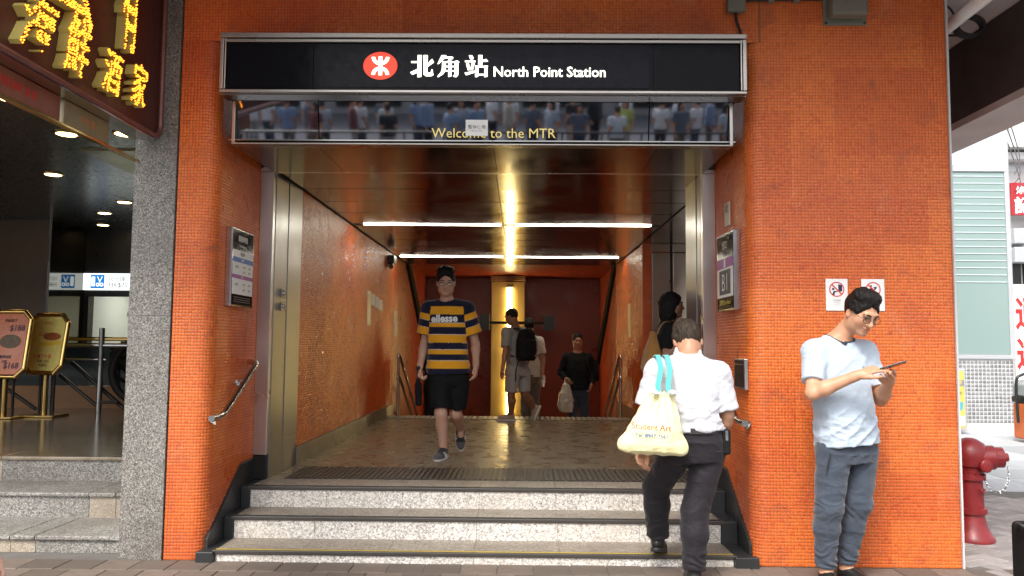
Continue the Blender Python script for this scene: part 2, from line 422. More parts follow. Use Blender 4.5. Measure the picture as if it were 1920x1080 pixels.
# granite column between the shop and the station
col = thing('granite_column', 'tall speckled grey granite column between shop and station', 'column', (-2.48, .25, 0))
for z0, z1 in ((0, 1.598), (1.600, 2.898), (2.900, ZT)):
    MB().box((-2.625, -.012, z0), (-2.342, .55, z1)).build('granite_panel', M['granite'], col, bevel=.0015)

# ---- canopy over the pavement
can = thing('concrete_canopy', 'concrete soffit and dark painted beam over the pavement beside the pier', 'canopy', (2.9, 0, ZT))
MB().box((-9, -1.75, ZT), (4.0, 3.4, 4.35)).build('soffit_slab', M['concrete'], can)
MB().box((3.6, -1.6, 3.30), (4.0, 3.4, ZT-.002)).build('beam', M['beam_paint'], can, bevel=.015)
MB().box((3.598, -1.6, 3.24), (4.02, 3.4, 3.298)).build('beam_soffit', M['concrete'], can)
for y in (-.9, 1.0, 2.6):
    MB().box((2.88, y, ZT-.012), (3.598, y+.02, ZT-.003)).build('joint_strip', M['dark_metal'], can)
pipe = MB().tube([(2.98, 3.2, 3.70), (3.02, .3, 3.70), (2.98, -1.5, 3.72)], .045, 14).build('drain_pipe', M['white_paint'], smooth=True)
tag(pipe, 'white drain pipe running under the concrete soffit', 'pipe')
coil = MB()
for k in range(3): coil.tube([(3.30+.10*math.cos(a), .45+.03*k, 3.80+.075*math.sin(a)) for a in [i*math.pi/10 for i in range(20)]], .010, 8, closed=True)
coil.tube(bez([(3.20, .45, 3.80), (3.12, .4, 3.9), (2.95, .3, 3.93)]), .008, 6)
tag(coil.build('cable_coil', M['rubber'], smooth=True), 'black coil of cable hanging under the soffit', 'cable')

# ---- entrance steps
st = thing('entrance_steps', 'three speckled white terrazzo steps with dark nosings up to the station', 'steps', (-.3, .3, 0))
STEP = [(-.03, .073), (.30, .222), (.62, .372)]; prev = -.01
M['nosing'] = plain('dark_nosing', (.050, .043, .038), .4, var=.3); M['nosing_yellow'] = plain('worn_yellow_strip', (.46, .33, .05), .5, var=.3)
for i, (y, z) in enumerate(STEP):
    y2 = STEP[i+1][0] if i < 2 else .95
    xl, xr = (-1.985, 1.385)
    for k in range(6):
        a = xl+(xr-xl)*k/6+.0008; b = xl+(xr-xl)*(k+1)/6-.0008
        MB().box((a, y+.012, prev), (b, y2+.01, z-.026)).build('riser_slab', M['terrazzo'], st, bevel=.002)
        MB().box((a, y+.060, z-.026), (b, y2+.012, z)).build('tread_slab', M['tread'], st, bevel=.0015)
    MB().box((xl-.02, y, z-.026), (xr+.02, y+.058, z+.001)).build('nosing', M['nosing'], st, bevel=.005)
    MB().box((xl, y+.020, z+.0012), (xr, y+.034, z+.004)).build('grip_strip', M['nosing_yellow'] if i == 0 else M['dark_metal'], st)
    wl, wr = (-2.10, 1.54) if i == 0 else (-2.053, 1.498)
    for a, b in ((wl, xl-.002), (xr+.002, wr)):
        if i == 0: MB().prism([(a, y-.03), (b, y-.03), (b, y2), (a if a > 0 else -2.053, y2), (a, -.004)] if a < 0 else [(a, y-.03), (b, y-.03), (b, -.004), (1.498, .001), (1.498, y2), (a, y2)], (0, 0, prev), (1, 0, 0), (0, 1, 0), (0, 0, z-.004-prev)).build('end_block', M['black_stone'], st, bevel=.006)
        else: MB().box((a, y+.004, prev), (b, y2+.003, z-.004)).build('end_block', M['black_stone'], st, bevel=.005)
    prev = z-.03
# ---- passage
ZF, ZC = .372, 2.785; XL, XR = -1.955, 1.60
fl = MB().box((-2.05, .94, ZF-.4), (3.1, 6.56, ZF-.001)).build('floor', M['floor'], kind='structure')
for name, y0, y1, x0, x1, pit, mt in (('grating', .96, 1.55, -1.84, 1.40, .043, 'mat_slat'), ('grating', 6.05, 6.50, -1.9, 1.55, .075, 'pale_slat')):
    if mt == 'mat_slat': M[mt] = plain(mt, (.085, .066, .048), .5, .3, var=.3)
    else: M[mt] = plain(mt, (.42, .36, .26), .45, var=.2)
    g = thing('floor_grating', 'dark slatted mat grating across the floor at the top of the entrance steps' if mt == 'mat_slat' else 'pale slotted drain grating at the head of the far stairs', 'grating', ((x0+x1)/2, y0, ZF))
    MB().box((x0, y0, ZF), (x1, y1, ZF+.003)).build('tray', M['black_paint'], g)
    k = int((x1-x0)/pit); sme = MB().box((-pit*.34, 0, 0), (pit*.34, y1-y0-.02, .007)).mesh('slat')
    for i in range(k):
        o = link('slat', sme, M[mt], g, world=False); o.location = (x0+(i+.5)*pit-(x0+x1)/2, .01, .003)
# walls of the passage
wl = MB().box((-2.4, 1.70, ZF-.3), (XL, 6.85, ZC+.3)).build('passage_wall', M['grout'], kind='structure')
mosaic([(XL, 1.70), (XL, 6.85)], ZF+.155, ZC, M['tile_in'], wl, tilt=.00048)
MB().box((XL, 1.70, ZF), (XL+.022, 6.85, ZF+.15)).build('skirting_board', plain('worn_skirting', (.16, .13, .085), .4, var=.7, vs=6), wl, bevel=.003)
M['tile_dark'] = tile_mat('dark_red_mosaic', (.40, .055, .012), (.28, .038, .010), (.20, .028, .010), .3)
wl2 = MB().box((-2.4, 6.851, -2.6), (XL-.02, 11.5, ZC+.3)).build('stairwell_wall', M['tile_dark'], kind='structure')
wr = MB().box((XR, 5.22, ZF-.3), (2.0, 8.2, ZC+.3)).build('passage_wall', M['grout'], kind='structure')
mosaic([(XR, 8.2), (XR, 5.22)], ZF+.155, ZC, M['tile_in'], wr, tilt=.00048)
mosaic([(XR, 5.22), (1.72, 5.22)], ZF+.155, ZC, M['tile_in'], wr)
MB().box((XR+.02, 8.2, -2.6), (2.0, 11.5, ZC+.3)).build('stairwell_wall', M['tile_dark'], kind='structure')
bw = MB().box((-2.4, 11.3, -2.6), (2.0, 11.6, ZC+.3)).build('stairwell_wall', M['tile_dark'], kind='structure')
for s, x in ((-1, XL-.02), (1, XR+.02)):
    q = MB().prism([(8.15, 2.80), (8.55, 2.80), (11.2, 1.35), (11.2, 1.05)], (x, 0, 0), (0, 1, 0), (0, 0, 1), (-s*.05, 0, 0)).build('cable_trunking', M['matte_black'])
    tag(q, 'black sloping cable trunking down the %s stairwell wall' % ('left' if s < 0 else 'right'), 'trunking', 'cable trunking in the stairwell')
MB().box((-2.4, .98, ZC+.03), (3.2, 8.16, ZC+.3)).build('ceiling_slab', M['dark_metal'], kind='structure')
MB().box((-2.4, 8.161, ZC+.03), (2.0, 11.6, ZC+.29)).build('ceiling_slab', M['tile_dark'], kind='structure')
# ceiling of steel panels
ce = thing('panelled_ceiling', 'polished steel panel ceiling over the station passage', 'ceiling', (0, 4, ZC))
prng = random.Random(2)
def panel(x0, x1, y0, y1, parent, z=ZC, name='ceiling_panel', amp=.0012):
    nx, ny = 14, 6; V = []; F = []; ph = prng.uniform(0, 9); tl = prng.uniform(-.0012, .0012)
    for j in range(ny+1):
        for i in range(nx+1):
            u, v = i/nx, j/ny
            V.append((x0+(x1-x0)*u, y0+(y1-y0)*v, z+amp*math.sin(3.1*u*(x1-x0)+ph)*math.sin(math.pi*v+ph*.3)+tl*(v-.5)))
    for j in range(ny):
        for i in range(nx):
            a = j*(nx+1)+i; F.append((a, a+nx+1, a+nx+2, a+1))
    mb = MB().add(V, F)
    mb.box((x0, y0, z+.004), (x1, y1, z+.012))
    o = mb.build(name, M['steel_ceiling'], parent, smooth=True); return o
ys = [1.0, 1.62, 2.25, 2.9, 3.63, 3.73, 4.35, 5.0, 5.65, 6.3, 6.9, 7.0, 7.6, 8.15]
for a, b in zip(ys, ys[1:]):
    if b-a < .2: continue
    for x0, x1 in ((XL+.03, -.215), (-.205, XR-.03)): panel(x0, x1, a+.006, b-.006, ce)
for x0 in (XL+.004, XR-.026): MB().box((x0+.006, 1.0, ZC-.006), (x0+.018, 8.15, ZC+.01)).build('edge_trim', M['matte_black'], ce)
MB().box((XR, .98, ZC), (3.2, 5.22, ZC+.02)).build('lobby_panel', M['steel_ceiling'], ce)
M['tube'] = emit('fluorescent', (1.0, .93, .76), 14.0)
for i, (y, gap, x0, x1) in enumerate(((3.68, (-.24, -.07), -1.80, 1.46), (6.95, (-.29, -.13), -1.88, 1.49))):
    f_ = thing('ceiling_light_strip', 'slim lit strip light across the steel ceiling nearer the entrance' if i == 0 else 'slim lit strip light across the ceiling nearer the far stairs', 'light', (0, y, ZC), 'strip lights in the passage ceiling')
    MB().box((XL+.04, y-.046, ZC+.006), (XR-.04, y+.046, ZC+.02)).build('housing', M['dark_metal'], f_)
    for a, b in ((x0, gap[0]), (gap[1], x1)): MB().box((a, y-.03, ZC-.006), (b, y+.03, ZC+.004)).build('diffuser', M['tube'], f_)
# bulkhead behind the sign
bk = thing('steel_bulkhead', 'brushed steel soffit under the station sign above the entrance', 'soffit', (0, .4, ZC))
for x0, x1 in ((-1.965, -1.4), (-1.396, -.2), (-.196, .92), (.924, 1.412)): panel(x0, x1, -.085, .86, bk, ZC-.018, 'soffit_panel', .0006)
MB().box((-2.06, .865, ZC-.012), (1.505, .905, ZC+.02)).build('shutter_rail', M['steel_h'], bk, bevel=.004)
MB().box((-2.06, .925, ZC-.008), (1.505, .975, ZC+.02)).build('shutter_guide', M['steel_pipe'], bk, bevel=.004)
MB().box((-2.06, .87, ZC+.021), (1.505, .99, 3.0)).build('backing', M['dark_metal'], bk)
# steel door posts
for side_, lab in ((-1, 'left'), (1, 'right')):
    p = thing('steel_door_post', 'tall brushed steel post at the %s side of the entrance' % lab, 'post', (side_*1.8-.2, .95, ZF), 'steel posts framing the entrance')
    x0, x1 = (-2.068, -1.963) if side_ < 0 else (1.412, 1.513)
    MB().box((x0, .90, .56), (x1, .96, ZC-.002)).build('front_plate', M['steel_v'], p, bevel=.003)
    MB().box((x0+.004, .915, ZF), (x1-.004, .958, .558)).build('foot_plate', M['dark_metal'], p, bevel=.003)
    xi = -1.955 if side_ < 0 else 1.404
    if side_ < 0:
        MB().box((-2.06, .962, ZF), (-1.958, 1.30, ZC-.002)).build('jamb_plate', M['steel_jamb'], p, bevel=.003)
        MB().box((-2.06, 1.304, ZF+.28), (-1.953, 1.698, ZC-.002)).build('jamb_plate', M['steel_jamb'], p, bevel=.003)
        MB().box((-2.06, 1.304, ZF), (-1.955, 1.698, ZF+.277)).build('kick_plate', M['steel_jamb'], p, bevel=.003)
        for z in (1.72, 1.83): 
            s_ = MB().box((-1.952, 1.12, z-.035), (-1.94, 1.2, z+.035)).build('switch_plate', M['steel_pipe'], p, bevel=.003)
            MB().tube([(-1.94, 1.16, z), (-1.925, 1.16, z)], .014, 10).build('key_barrel', M['steel_pipe'], s_)
    else:
        MB().box((1.410, .962, ZF), (1.50, 1.10, ZC-.002)).build('jamb_plate', M['steel_jamb'], p, bevel=.003)
        MB().box((1.405, 1.104, ZF), (1.50, 1.50, ZC-.002)).build('jamb_plate', M['steel_jamb'], p, bevel=.003)
# lift lobby recess on the right: far wall of steel, side wall, lift light
lob = thing('lift_lobby_wall', 'brushed steel panelled wall of the lift lobby beyond the right post', 'wall', (2.2, 5.24, ZF))
for x0, x1, z0, z1 in ((1.724, 1.962, ZF, 2.655), (1.724, 1.962, 2.672, ZC-.003), (2.0, 2.36, ZF, 2.655), (2.0, 2.36, 2.672, ZC-.003)):
    MB().box((x0, 5.205, z0), (x1, 5.24, z1)).build('steel_panel', M['steel_v'], lob, bevel=.003)
MB().box((1.964, 5.215, ZF), (1.998, 5.24, ZC-.003)).build('door_gap', M['black_paint'], lob)
MB().box((2.362, 5.20, ZF), (3.1, 5.24, ZC-.003)).build('tiled_panel', M['tile_in'], lob)
MB().box((2.0, 5.241, ZF-.3), (3.2, 5.4, ZC+.02)).build('backing', M['dark_metal'], lob)
MB().box((3.1, 1.0, ZF-.3), (3.2, 5.24, ZC+.02)).build('lobby_wall', M['tile_in'], kind='structure')
MB().box((1.52, .956, ZF-.3), (3.1, 1.1, ZC+.02)).build('lobby_wall', M['steel_v'], kind='structure')
lt = thing('lobby_light', 'bright vertical light in the lift lobby reflected in the steel post', 'light', (3.05, 3.0, 1.9))
MB().box((3.07, 2.9, 1.3), (3.098, 3.15, 2.5)).build('housing', M['dark_metal'], lt)
MB().box((3.05, 2.93, 1.33), (3.069, 3.12, 2.47)).build('diffuser', emit('lobby_tube', (1.0, .95, .82), 4.5), lt)
# stairs down
sd_ = thing('descending_stairs', 'flight of stairs going down at the far end of the passage', 'stairs', (-.2, 6.6, ZF))
for i in range(14):
    z = ZF-.16*(i+1); y = 6.56+.3*i
    MB().box((XL-.02, y+.001, z-.18), (XR+.02, y+.305, z)).build('stair', M['tread'], sd_, bevel=.003)
MB().box((XL-.02, 10.76, -2.5), (XR+.02, 11.3, ZF-.16*14-.01)).build('landing', M['floor'], kind='structure')
# lit pillar in the stairwell
lp = thing('lit_pillar', 'yellow lit pillar with a vertical tube light in the stairwell', 'pillar', (-.25, 10.6, -2))
M['pillar_gold'] = steel('pillar_panel', (.52, .34, .11), .45, (6, 6, 6), .05)
MB().box((-.60, 10.5, -2.2), (.07, 10.9, 2.69)).build('shaft', M['pillar_gold'], lp, bevel=.01)
MB().box((-.61, 10.48, 2.70), (.08, 10.9, ZC+.02)).build('capital', plain('brown_panel', (.26, .15, .06), .5), lp, bevel=.01)
tb = MB().tube([(-.235, 10.40, .05), (-.235, 10.40, 2.56)], .055, 14).build('light_tube', emit('stair_tube', (1.0, .77, .33), 10.5), lp)
for z in (.03, 2.58): MB().box((-.29, 10.36, z-.02), (-.18, 10.5, z+.02)).build('tube_holder', M['dark_metal'], lp)
tag(MB().tube([(-.72, 10.25, 1.86), (.52, 10.25, 1.86)], .03, 8).box((-.8, 10.15, 1.72), (-.62, 10.35, 2.02)).box((.44, 10.15, 1.72), (.64, 10.35, 2.0)).build('camera_bracket', M['black_paint']), 'black bar with two boxes across the lit stairwell pillar', 'bracket')
# =================================================================== LETTERING
def text_mesh(body, size=1., bold=0., align='CENTER', ext=0., spacing=1.0, shear=0., res=2):
    c = bpy.data.curves.new('lettering', 'FONT'); c.body = body; c.size = size; c.align_x = align; c.align_y = 'CENTER'
    c.offset = bold*size; c.extrude = ext; c.space_character = spacing; c.shear = shear; c.resolution_u = res
    o = bpy.data.objects.new('lettering', c); COL.objects.link(o)
    dg = bpy.context.evaluated_depsgraph_get(); me = bpy.data.meshes.new_from_object(o.evaluated_get(dg))
    bpy.data.objects.remove(o); bpy.data.curves.remove(c)
    me.materials.clear(); me.name = 'lettering'
    return me
def fit_text(body, o, ax, ay, mat, parent, h=None, w=None, bold=0., align='CENTER', th=.0012, name='lettering', shear=0., spacing=1.0, label=None):
    """flat raised letters at o (centre), along ax, up ay; scaled to width w and/or height h"""
    me = text_mesh(body, 1., bold, align, 0., spacing, shear)
    n = len(me.vertices); V = np.zeros(n*3, np.float32); me.vertices.foreach_get('co', V); V = V.reshape(-1, 3)
    lo, hi = V.min(0), V.max(0); d = hi-lo
    sx = sy = None
    if h: sy = h/d[1]
    if w: sx = w/d[0]
    sx = sx or sy; sy = sy or sx
    c = (lo+hi)/2
    if align == 'LEFT': c[0] = lo[0]
    ax = np.array(Vector(ax).normalized()); ay = np.array(Vector(ay).normalized()); nz = np.cross(ax, ay)
    P = np.array(o)+np.outer((V[:, 0]-c[0])*sx, ax)+np.outer((V[:, 1]-c[1])*sy, ay)+nz*th
    me.vertices.foreach_set('co', P.astype(np.float32).ravel()); me.update()
    return link(name, me, mat, parent, label=label)
def words(o, gap):
    """split a line of lettering into one object per word"""
    me = o.data; n = len(me.vertices); par = list(range(n))
    def find(a):
        while par[a] != a: par[a] = par[par[a]]; a = par[a]
        return a
    for p in me.polygons:
        for v in p.vertices[1:]: par[find(v)] = find(p.vertices[0])
    rt = [find(i) for i in range(n)]; iv = {}
    for i, r in enumerate(rt):
        x = me.vertices[i].co.x; a, b = iv.get(r, (9, -9)); iv[r] = (min(a, x), max(b, x))
    grp = {}; g = -1; end = -99
    for r, (a, b) in sorted(iv.items(), key=lambda q: q[1]):
        if a-end > gap: g += 1
        grp[r] = g; end = max(end, b)
    for k in range(g+1):
        keep = [i for i in range(n) if grp[rt[i]] == k]; ix = {v: j for j, v in enumerate(keep)}
        MB().add([me.vertices[i].co[:] for i in keep], [tuple(ix[v] for v in p.vertices) for p in me.polygons if p.vertices[0] in ix])
        m2 = bpy.data.meshes.new('word'); m2.from_pydata([me.vertices[i].co[:] for i in keep], [], [tuple(ix[v] for v in p.vertices) for p in me.polygons if p.vertices[0] in ix])
        link('word', m2, me.materials[0], o.parent, world=False)
    bpy.data.objects.remove(o)
def frame_ring(o, ax, ay, d, w, h, t, name, mat, parent, bevel=.002):
    """rectangular frame, outer size w x h, bar t, depth vector d"""
    o, ax, ay = Vector(o), Vector(ax), Vector(ay); mb = MB()
    for a0, a1, b0, b1 in ((-w/2, w/2, h/2-t, h/2), (-w/2, w/2, -h/2, -h/2+t), (-w/2, -w/2+t, -h/2+t, h/2-t), (w/2-t, w/2, -h/2+t, h/2-t)):
        mb.prism([(a0, b0), (a1, b0), (a1, b1), (a0, b1)], o, ax, ay, d)
    return mb.build(name, mat, parent, bevel=bevel)
X_, Y_, Z_ = (1, 0, 0), (0, 1, 0), (0, 0, 1)
# ------------------------------------------------------------------ station name sign
SY = -.25
sg = thing('station_sign', 'black station name board with red emblem and lit white lettering', 'sign', (-.27, SY, 3.09))
MB().box((-1.955, SY+.03, 3.10), (1.425, .0, 3.468)).build('sign_box', M['dark_metal'], sg)
sx0, sx1 = -1.945, 1.415
for a, b in ((-1.93, -1.37), (-1.366, .842), (.846, 1.40)):
    MB().box((a, SY+.012, 3.118), (b, SY+.028, 3.446)).build('face_panel', M['sign_black'], sg)
MB().box((-1.325, SY+.0085, 3.135), (.815, SY+.0115, 3.42)).build('lit_face', M['sign_panel'], sg)
for z0, z1, y0 in ((3.455, 3.488, SY-.02), (3.430, 3.452, SY-.005), (3.094, 3.114, SY-.01)):
    MB().box((-1.975, y0, z0), (1.445, SY+.026, z1)).build('frame_rail', M['sign_trim'], sg, bevel=.004)
for a, b in ((-1.975, -1.950), (-1.946, -1.934), (1.404, 1.416), (1.420, 1.445)):
    MB().box((a, SY-.012, 3.115), (b, SY+.026, 3.454)).build('frame_stile', M['sign_trim'], sg, bevel=.004)
MB().box((-1.975, SY+.03, 3.088), (1.445, -.09, 3.0995)).build('underside', M['sign_trim'], sg)
M['lit_white'] = emit('lit_letters', (1.0, .96, .80), 1.35); M['lit_red'] = emit('lit_red', (.85, .045, .015), .62)
fy = SY+.0075
def zz(px, py):        # board coordinates of the traced lettering
    k = 5.05/1493.3/3.84*1.0
    return (px-680)*k, -(py-178)*k
ZO = Vector((-.205, fy, 3.268)); K = 5.05/1493.3/3.84
def traced(polys, name, mat, d=.003, parent=sg):
    mb = MB()
    for p in polys: mb.prism([((x-960)*K, -(y-173)*K) for x, y in p], (-.262, fy, 3.277), X_, Z_, (0, -d, 0))
    return mb.build(name, mat, parent)
el = MB().disc((-.262+(202-960)*K, fy, 3.277), 126*K, X_, Z_, 48, 104*K, (0, -.002, 0)).build('emblem', M['lit_red'], sg)
em = [[(189, 104), (216, 104), (216, 244), (189, 244)]]
def half_ring(cx, cy_, ro, ri, s, n=18):
    a = [math.pi*i/n for i in range(n+1)]
    return [[(cx+ro[0]*math.cos(a[i]), cy_+s*ro[1]*math.sin(a[i])), (cx+ro[0]*math.cos(a[i+1]), cy_+s*ro[1]*math.sin(a[i+1])),
             (cx+ri[0]*math.cos(a[i+1]), cy_+s*ri[1]*math.sin(a[i+1])), (cx+ri[0]*math.cos(a[i]), cy_+s*ri[1]*math.sin(a[i]))] for i in range(n)]
em += half_ring(203, 108, (65, 60), (40, 36), 1)+half_ring(203, 241, (65, 60), (40, 36), -1)
traced(em, 'emblem_mark', M['lit_white'], .0042)
BEI = [[(478,92),(508,92),(506,255),(478,258)],[(430,138),(478,138),(478,150),(430,150)],[(424,222),(478,196),(478,224),(440,240)],
       [(522,92),(552,92),(551,218),(556,224),(575,224),(582,198),(590,200),(592,228),(598,240),(580,250),(540,250),(522,235)],[(552,160),(572,132),(585,120),(599,145),(552,180)]]
JIAO = [[(655,92),(690,92),(682,110),(640,152),(628,160),(626,154)],[(678,103),(735,103),(742,111),(716,139),(698,139),(714,116),(672,116)],
        [(660,138),(686,138),(686,204),(668,234),(630,258),(626,250),(650,222),(658,195)],[(686,138),(752,138),(752,148),(686,148)],
        [(752,136),(772,132),(787,142),(779,150),(779,240),(765,257),(745,253),(740,246),(752,240)],[(686,172),(752,172),(752,181),(686,181)],
        [(686,205),(752,205),(752,214),(686,214)],[(706,148),(729,148),(729,250),(706,256)]]
ZHAN = [[(856,92),(880,92),(892,112),(882,126),(866,120)],[(828,132),(906,132),(906,143),(828,143)],[(836,156),(856,150),(870,202),(850,204)],
        [(876,150),(900,152),(886,204),(870,202)],[(826,224),(902,208),(904,220),(838,242)],[(926,90),(956,90),(956,172),(926,172)],[(956,127),(985,119),(1000,138),(956,140)],
        [(904,168),(928,172),(928,250),(910,257),(904,252)],[(928,172),(972,172),(972,183),(928,183)],[(972,168),(1000,171),(995,178),(995,252),(972,256)],[(928,232),(972,232),(972,243),(928,243)]]
for p in (BEI, JIAO, ZHAN): traced(p, 'character', M['lit_white'])
words(fit_text('North Point Station', (-.262+(1453-960)*K, fy-.001, 3.277-(214-173)*K), X_, Z_, M['lit_white'], sg, h=78*K, w=824*K, bold=.012), .014)
sg.location.z -= .05
# ------------------------------------------------------------------ reflecting glass panel under it
gp = thing('glass_display_panel', 'grey reflecting glass display panel below the station name board', 'display', (-.27, -.1, 2.8))
tilt = math.radians(11.1); gz0, gz1 = 2.805, 3.085
def gpt(x, z, o=0.): return (x, -.095+(gz1-z)*math.tan(tilt)-o, z)
for a, b in ((-1.915, -1.372), (-1.364, .838), (.846, 1.365)):
    A, B, C_, D_ = gpt(a, gz0), gpt(b, gz0), gpt(b, gz1), gpt(a, gz1)
    bk_ = [(x, y+.012, z) for x, y, z in (A, B, C_, D_)]
    MB().add([A, B, C_, D_]+bk_, [(0, 1, 2, 3), (7, 6, 5, 4), (0, 4, 5, 1), (1, 5, 6, 2), (2, 6, 7, 3), (3, 7, 4, 0)]).build('glass_pane', M['mirror_glass'], gp)
for a, b in ((-1.94, -1.918), (1.370, 1.392)): MB().box((a, -.105, gz0-.01), (b, .0, gz1)).build('end_stile', M['sign_trim'], gp, bevel=.003)
MB().box((-1.94, -.105, 2.792), (1.392, -.02, 2.803)).build('bottom_rail', M['sign_trim'], gp, bevel=.003)
MB().box((-1.915, -.018, 2.80), (1.368, -.004, 3.087)).build('backing', M['matte_black'], gp)
gd = Vector((0, math.sin(tilt)*-1, math.cos(tilt)))
M['led'] = emit('led_letters', (.80, .62, .18), .40)
words(fit_text('Welcome to the MTR', (-.195, gpt(0, 2.885)[1]-.002, 2.885), X_, gd, M['led'], gp, h=.062, w=.83, bold=-.004), .014)
M['dim_screen'] = plain('dim_screen', (.06, .055, .045), .3)
nz_ = thing('paper_notice', 'small white paper notice taped over the glass display panel', 'notice', (-.31, -.09, 2.93))
o_ = gpt(-.307, 2.915, .016); up_n = Vector((0, -.02, 1))
MB().prism([(-.074, -.054), (.074, -.054), (.074, .054), (-.074, .054)], o_, X_, up_n, (0, -.0015, 0)).build('sheet', M['paper'], nz_)
fit_text('暫停使用', (o_[0], o_[1]-.002, o_[2]+.006), X_, up_n, M['grey_ink'], nz_, w=.115, bold=.01)
fit_text('Not in use', (o_[0], o_[1]-.0014, o_[2]-.020), X_, up_n, M['grey_ink'], nz_, w=.07)

gp.location.z -= .05; nz_.location.z -= .05; gp.location.y -= 0
# ------------------------------------------------------------------ restaurant sign
NX = -2.47
ns = thing('restaurant_sign', 'dark red projecting restaurant sign with yellow characters outlined in lit bulbs', 'sign', (NX, -1.5, 2.9))
M['sign_red'] = plain('dark_red_board', (.075, .018, .012), .35, var=.2)
M['sign_frame'] = plain('rusty_pink_frame', (.22, .10, .085), .45, .5, var=.25)
M['char_side'] = plain('yellow_channel_letter', (.52, .42, .11), .45, var=.1)
def rrect(y0, y1, z0, z1, r):
    return [(y0, z1), (y0, z0)]+[(y1-r+r*math.sin(a), z0+r-r*math.cos(a)) for a in [i*math.pi/16 for i in range(9)]]+[(y1, z1)]
MB().prism(rrect(-4.4, -.02, 2.80, 4.9, .09), (NX-.12, 0, 0), Y_, Z_, (.12, 0, 0)).build('board', M['sign_red'], ns)
fr = [(NX+.012, -4.4, 2.795), (NX+.012, -.11, 2.795)]+[(NX+.012, -.11+.095*math.sin(a), 2.89-.095*math.cos(a)) for a in [i*math.pi/16 for i in range(1, 9)]]+[(NX+.012, -.015, 4.9)]
MB().tube(fr, .020, 8).build('frame', M['sign_frame'], ns, smooth=True)
MB().box((NX-.13, -4.4, 2.768), (NX+.02, -.1, 2.774)).build('underside', M['steel_pipe'], ns)
M['letter_face'] = plain('dark_letter_face', (.12, .035, .012), .5)
M['bulb'] = emit('sign_bulb', (1.0, .27, .014), 2.2)
bulb_v = np.array([(0,0,1),(1,0,0),(0,1,0),(-1,0,0),(0,-1,0)], float)
def neon(ch, y0, y1, z0, z1, d=.06, sp=.0105, shear=.18):
    me = text_mesh(ch, 1., .004, 'CENTER', 0, 1, shear, 3); V = np.array([v.co for v in me.vertices]); lo, hi = V.min(0), V.max(0)
    T = lambda p: (y0+(p[..., 0]-lo[0])/(hi[0]-lo[0])*(y1-y0), z0+(p[..., 1]-lo[1])/(hi[1]-lo[1])*(z1-z0))
    yy, zz_ = T(V); cnt = {}
    faces = [tuple(p.vertices) for p in me.polygons]
    for f in faces:
        for i in range(len(f)): cnt[tuple(sorted((f[i], f[(i+1) % len(f)])))] = cnt.get(tuple(sorted((f[i], f[(i+1) % len(f)]))), 0)+1
    mb = MB(); n = len(V); vs = [(NX+d, yy[i], zz_[i]) for i in range(n)]+[(NX+.001, yy[i], zz_[i]) for i in range(n)]
    fs = [(a, b, b+n, a+n) for (a, b), c in cnt.items() if c == 1]
    mb.add(vs, fs); o = mb.build('character', M['char_side'], ns)
    MB().add(vs[:n], [f for f in faces]).build('letter_face', M['letter_face'], o)
    bm = bmesh.new(); bm.from_mesh(o.data); bmesh.ops.recalc_face_normals(bm, faces=bm.faces); bm.to_mesh(o.data); bm.free()
    # bulbs along the strokes: points on a jittered grid that fall inside the letter face
    from mathutils.geometry import intersect_point_tri_2d
    pts = []
    for f in faces:
        for k in range(1, len(f)-1):
            a, b, c = [Vector((yy[j], zz_[j])) for j in (f[0], f[k], f[k+1])]
            ar = abs((b-a).cross(c-a))/2; m_ = int(ar/(sp*sp)*3)+1
            for _ in range(m_):
                u, v = random.random(), random.random()
                if u+v > 1: u, v = 1-u, 1-v
                p = a+(b-a)*u+(c-a)*v
                if all((p-q).length > sp for q in pts): pts.append(p)
    BV = []; BF = []
    for i, p in enumerate(pts):
        r = .0060; base = np.array((NX+d+.001, p.x, p.y)); q = bulb_v[:, [2, 0, 1]]*r*np.array([1.4, 1, 1])+base
        n0 = len(BV); BV += [tuple(x) for x in q]; BF += [(n0, n0+1, n0+2), (n0, n0+2, n0+3), (n0, n0+3, n0+4), (n0, n0+4, n0+1)]
    b = MB().add(BV, BF).build('bulbs', M['bulb'], o, kind='stuff'); bpy.data.meshes.remove(me)
neon('海', -1.61, -1.31, 2.845, 3.16)
neon('鮮', -1.25, -.99, 2.85, 3.19, shear=.25)
neon('酒', -.865, -.635, 2.872, 3.13, shear=.25)
neon('家', -.53, -.325, 2.892, 3.17, shear=.25)
neon('公', -1.36, -.94, 3.15, 3.60)
neon('有', -.665, -.465, 3.19, 3.80)
# printed strips and bracket hanging under the sign
sb = thing('printed_banner', 'faded orange and beige menu strip hanging under the restaurant sign', 'banner', (-2.6, -1.2, 2.8))
MB().box((-2.58, -2.2, 2.63), (-2.55, -1.02, 2.765)).build('orange_strip', plain('faded_orange_print', (.22, .075, .045), .35, var=.4, vs=12), sb, bevel=.003)
MB().box((-2.58, -.98, 2.63), (-2.55, -.50, 2.765)).build('beige_strip', plain('faded_beige_print', (.22, .18, .09), .35, var=.35, vs=10), sb, bevel=.003)
MB().box((-2.585, -2.2, 2.615), (-2.545, -.1, 2.627)).build('rail', M['brass'], sb)
fit_text('特價海鮮 宴會', (-2.5495, -1.4, 2.70), Y_, Z_, M['red_ink'], sb, h=.05)
fit_text('午市 茶', (-2.5495, -.74, 2.70), Y_, Z_, M['orange_ink'], sb, h=.045)

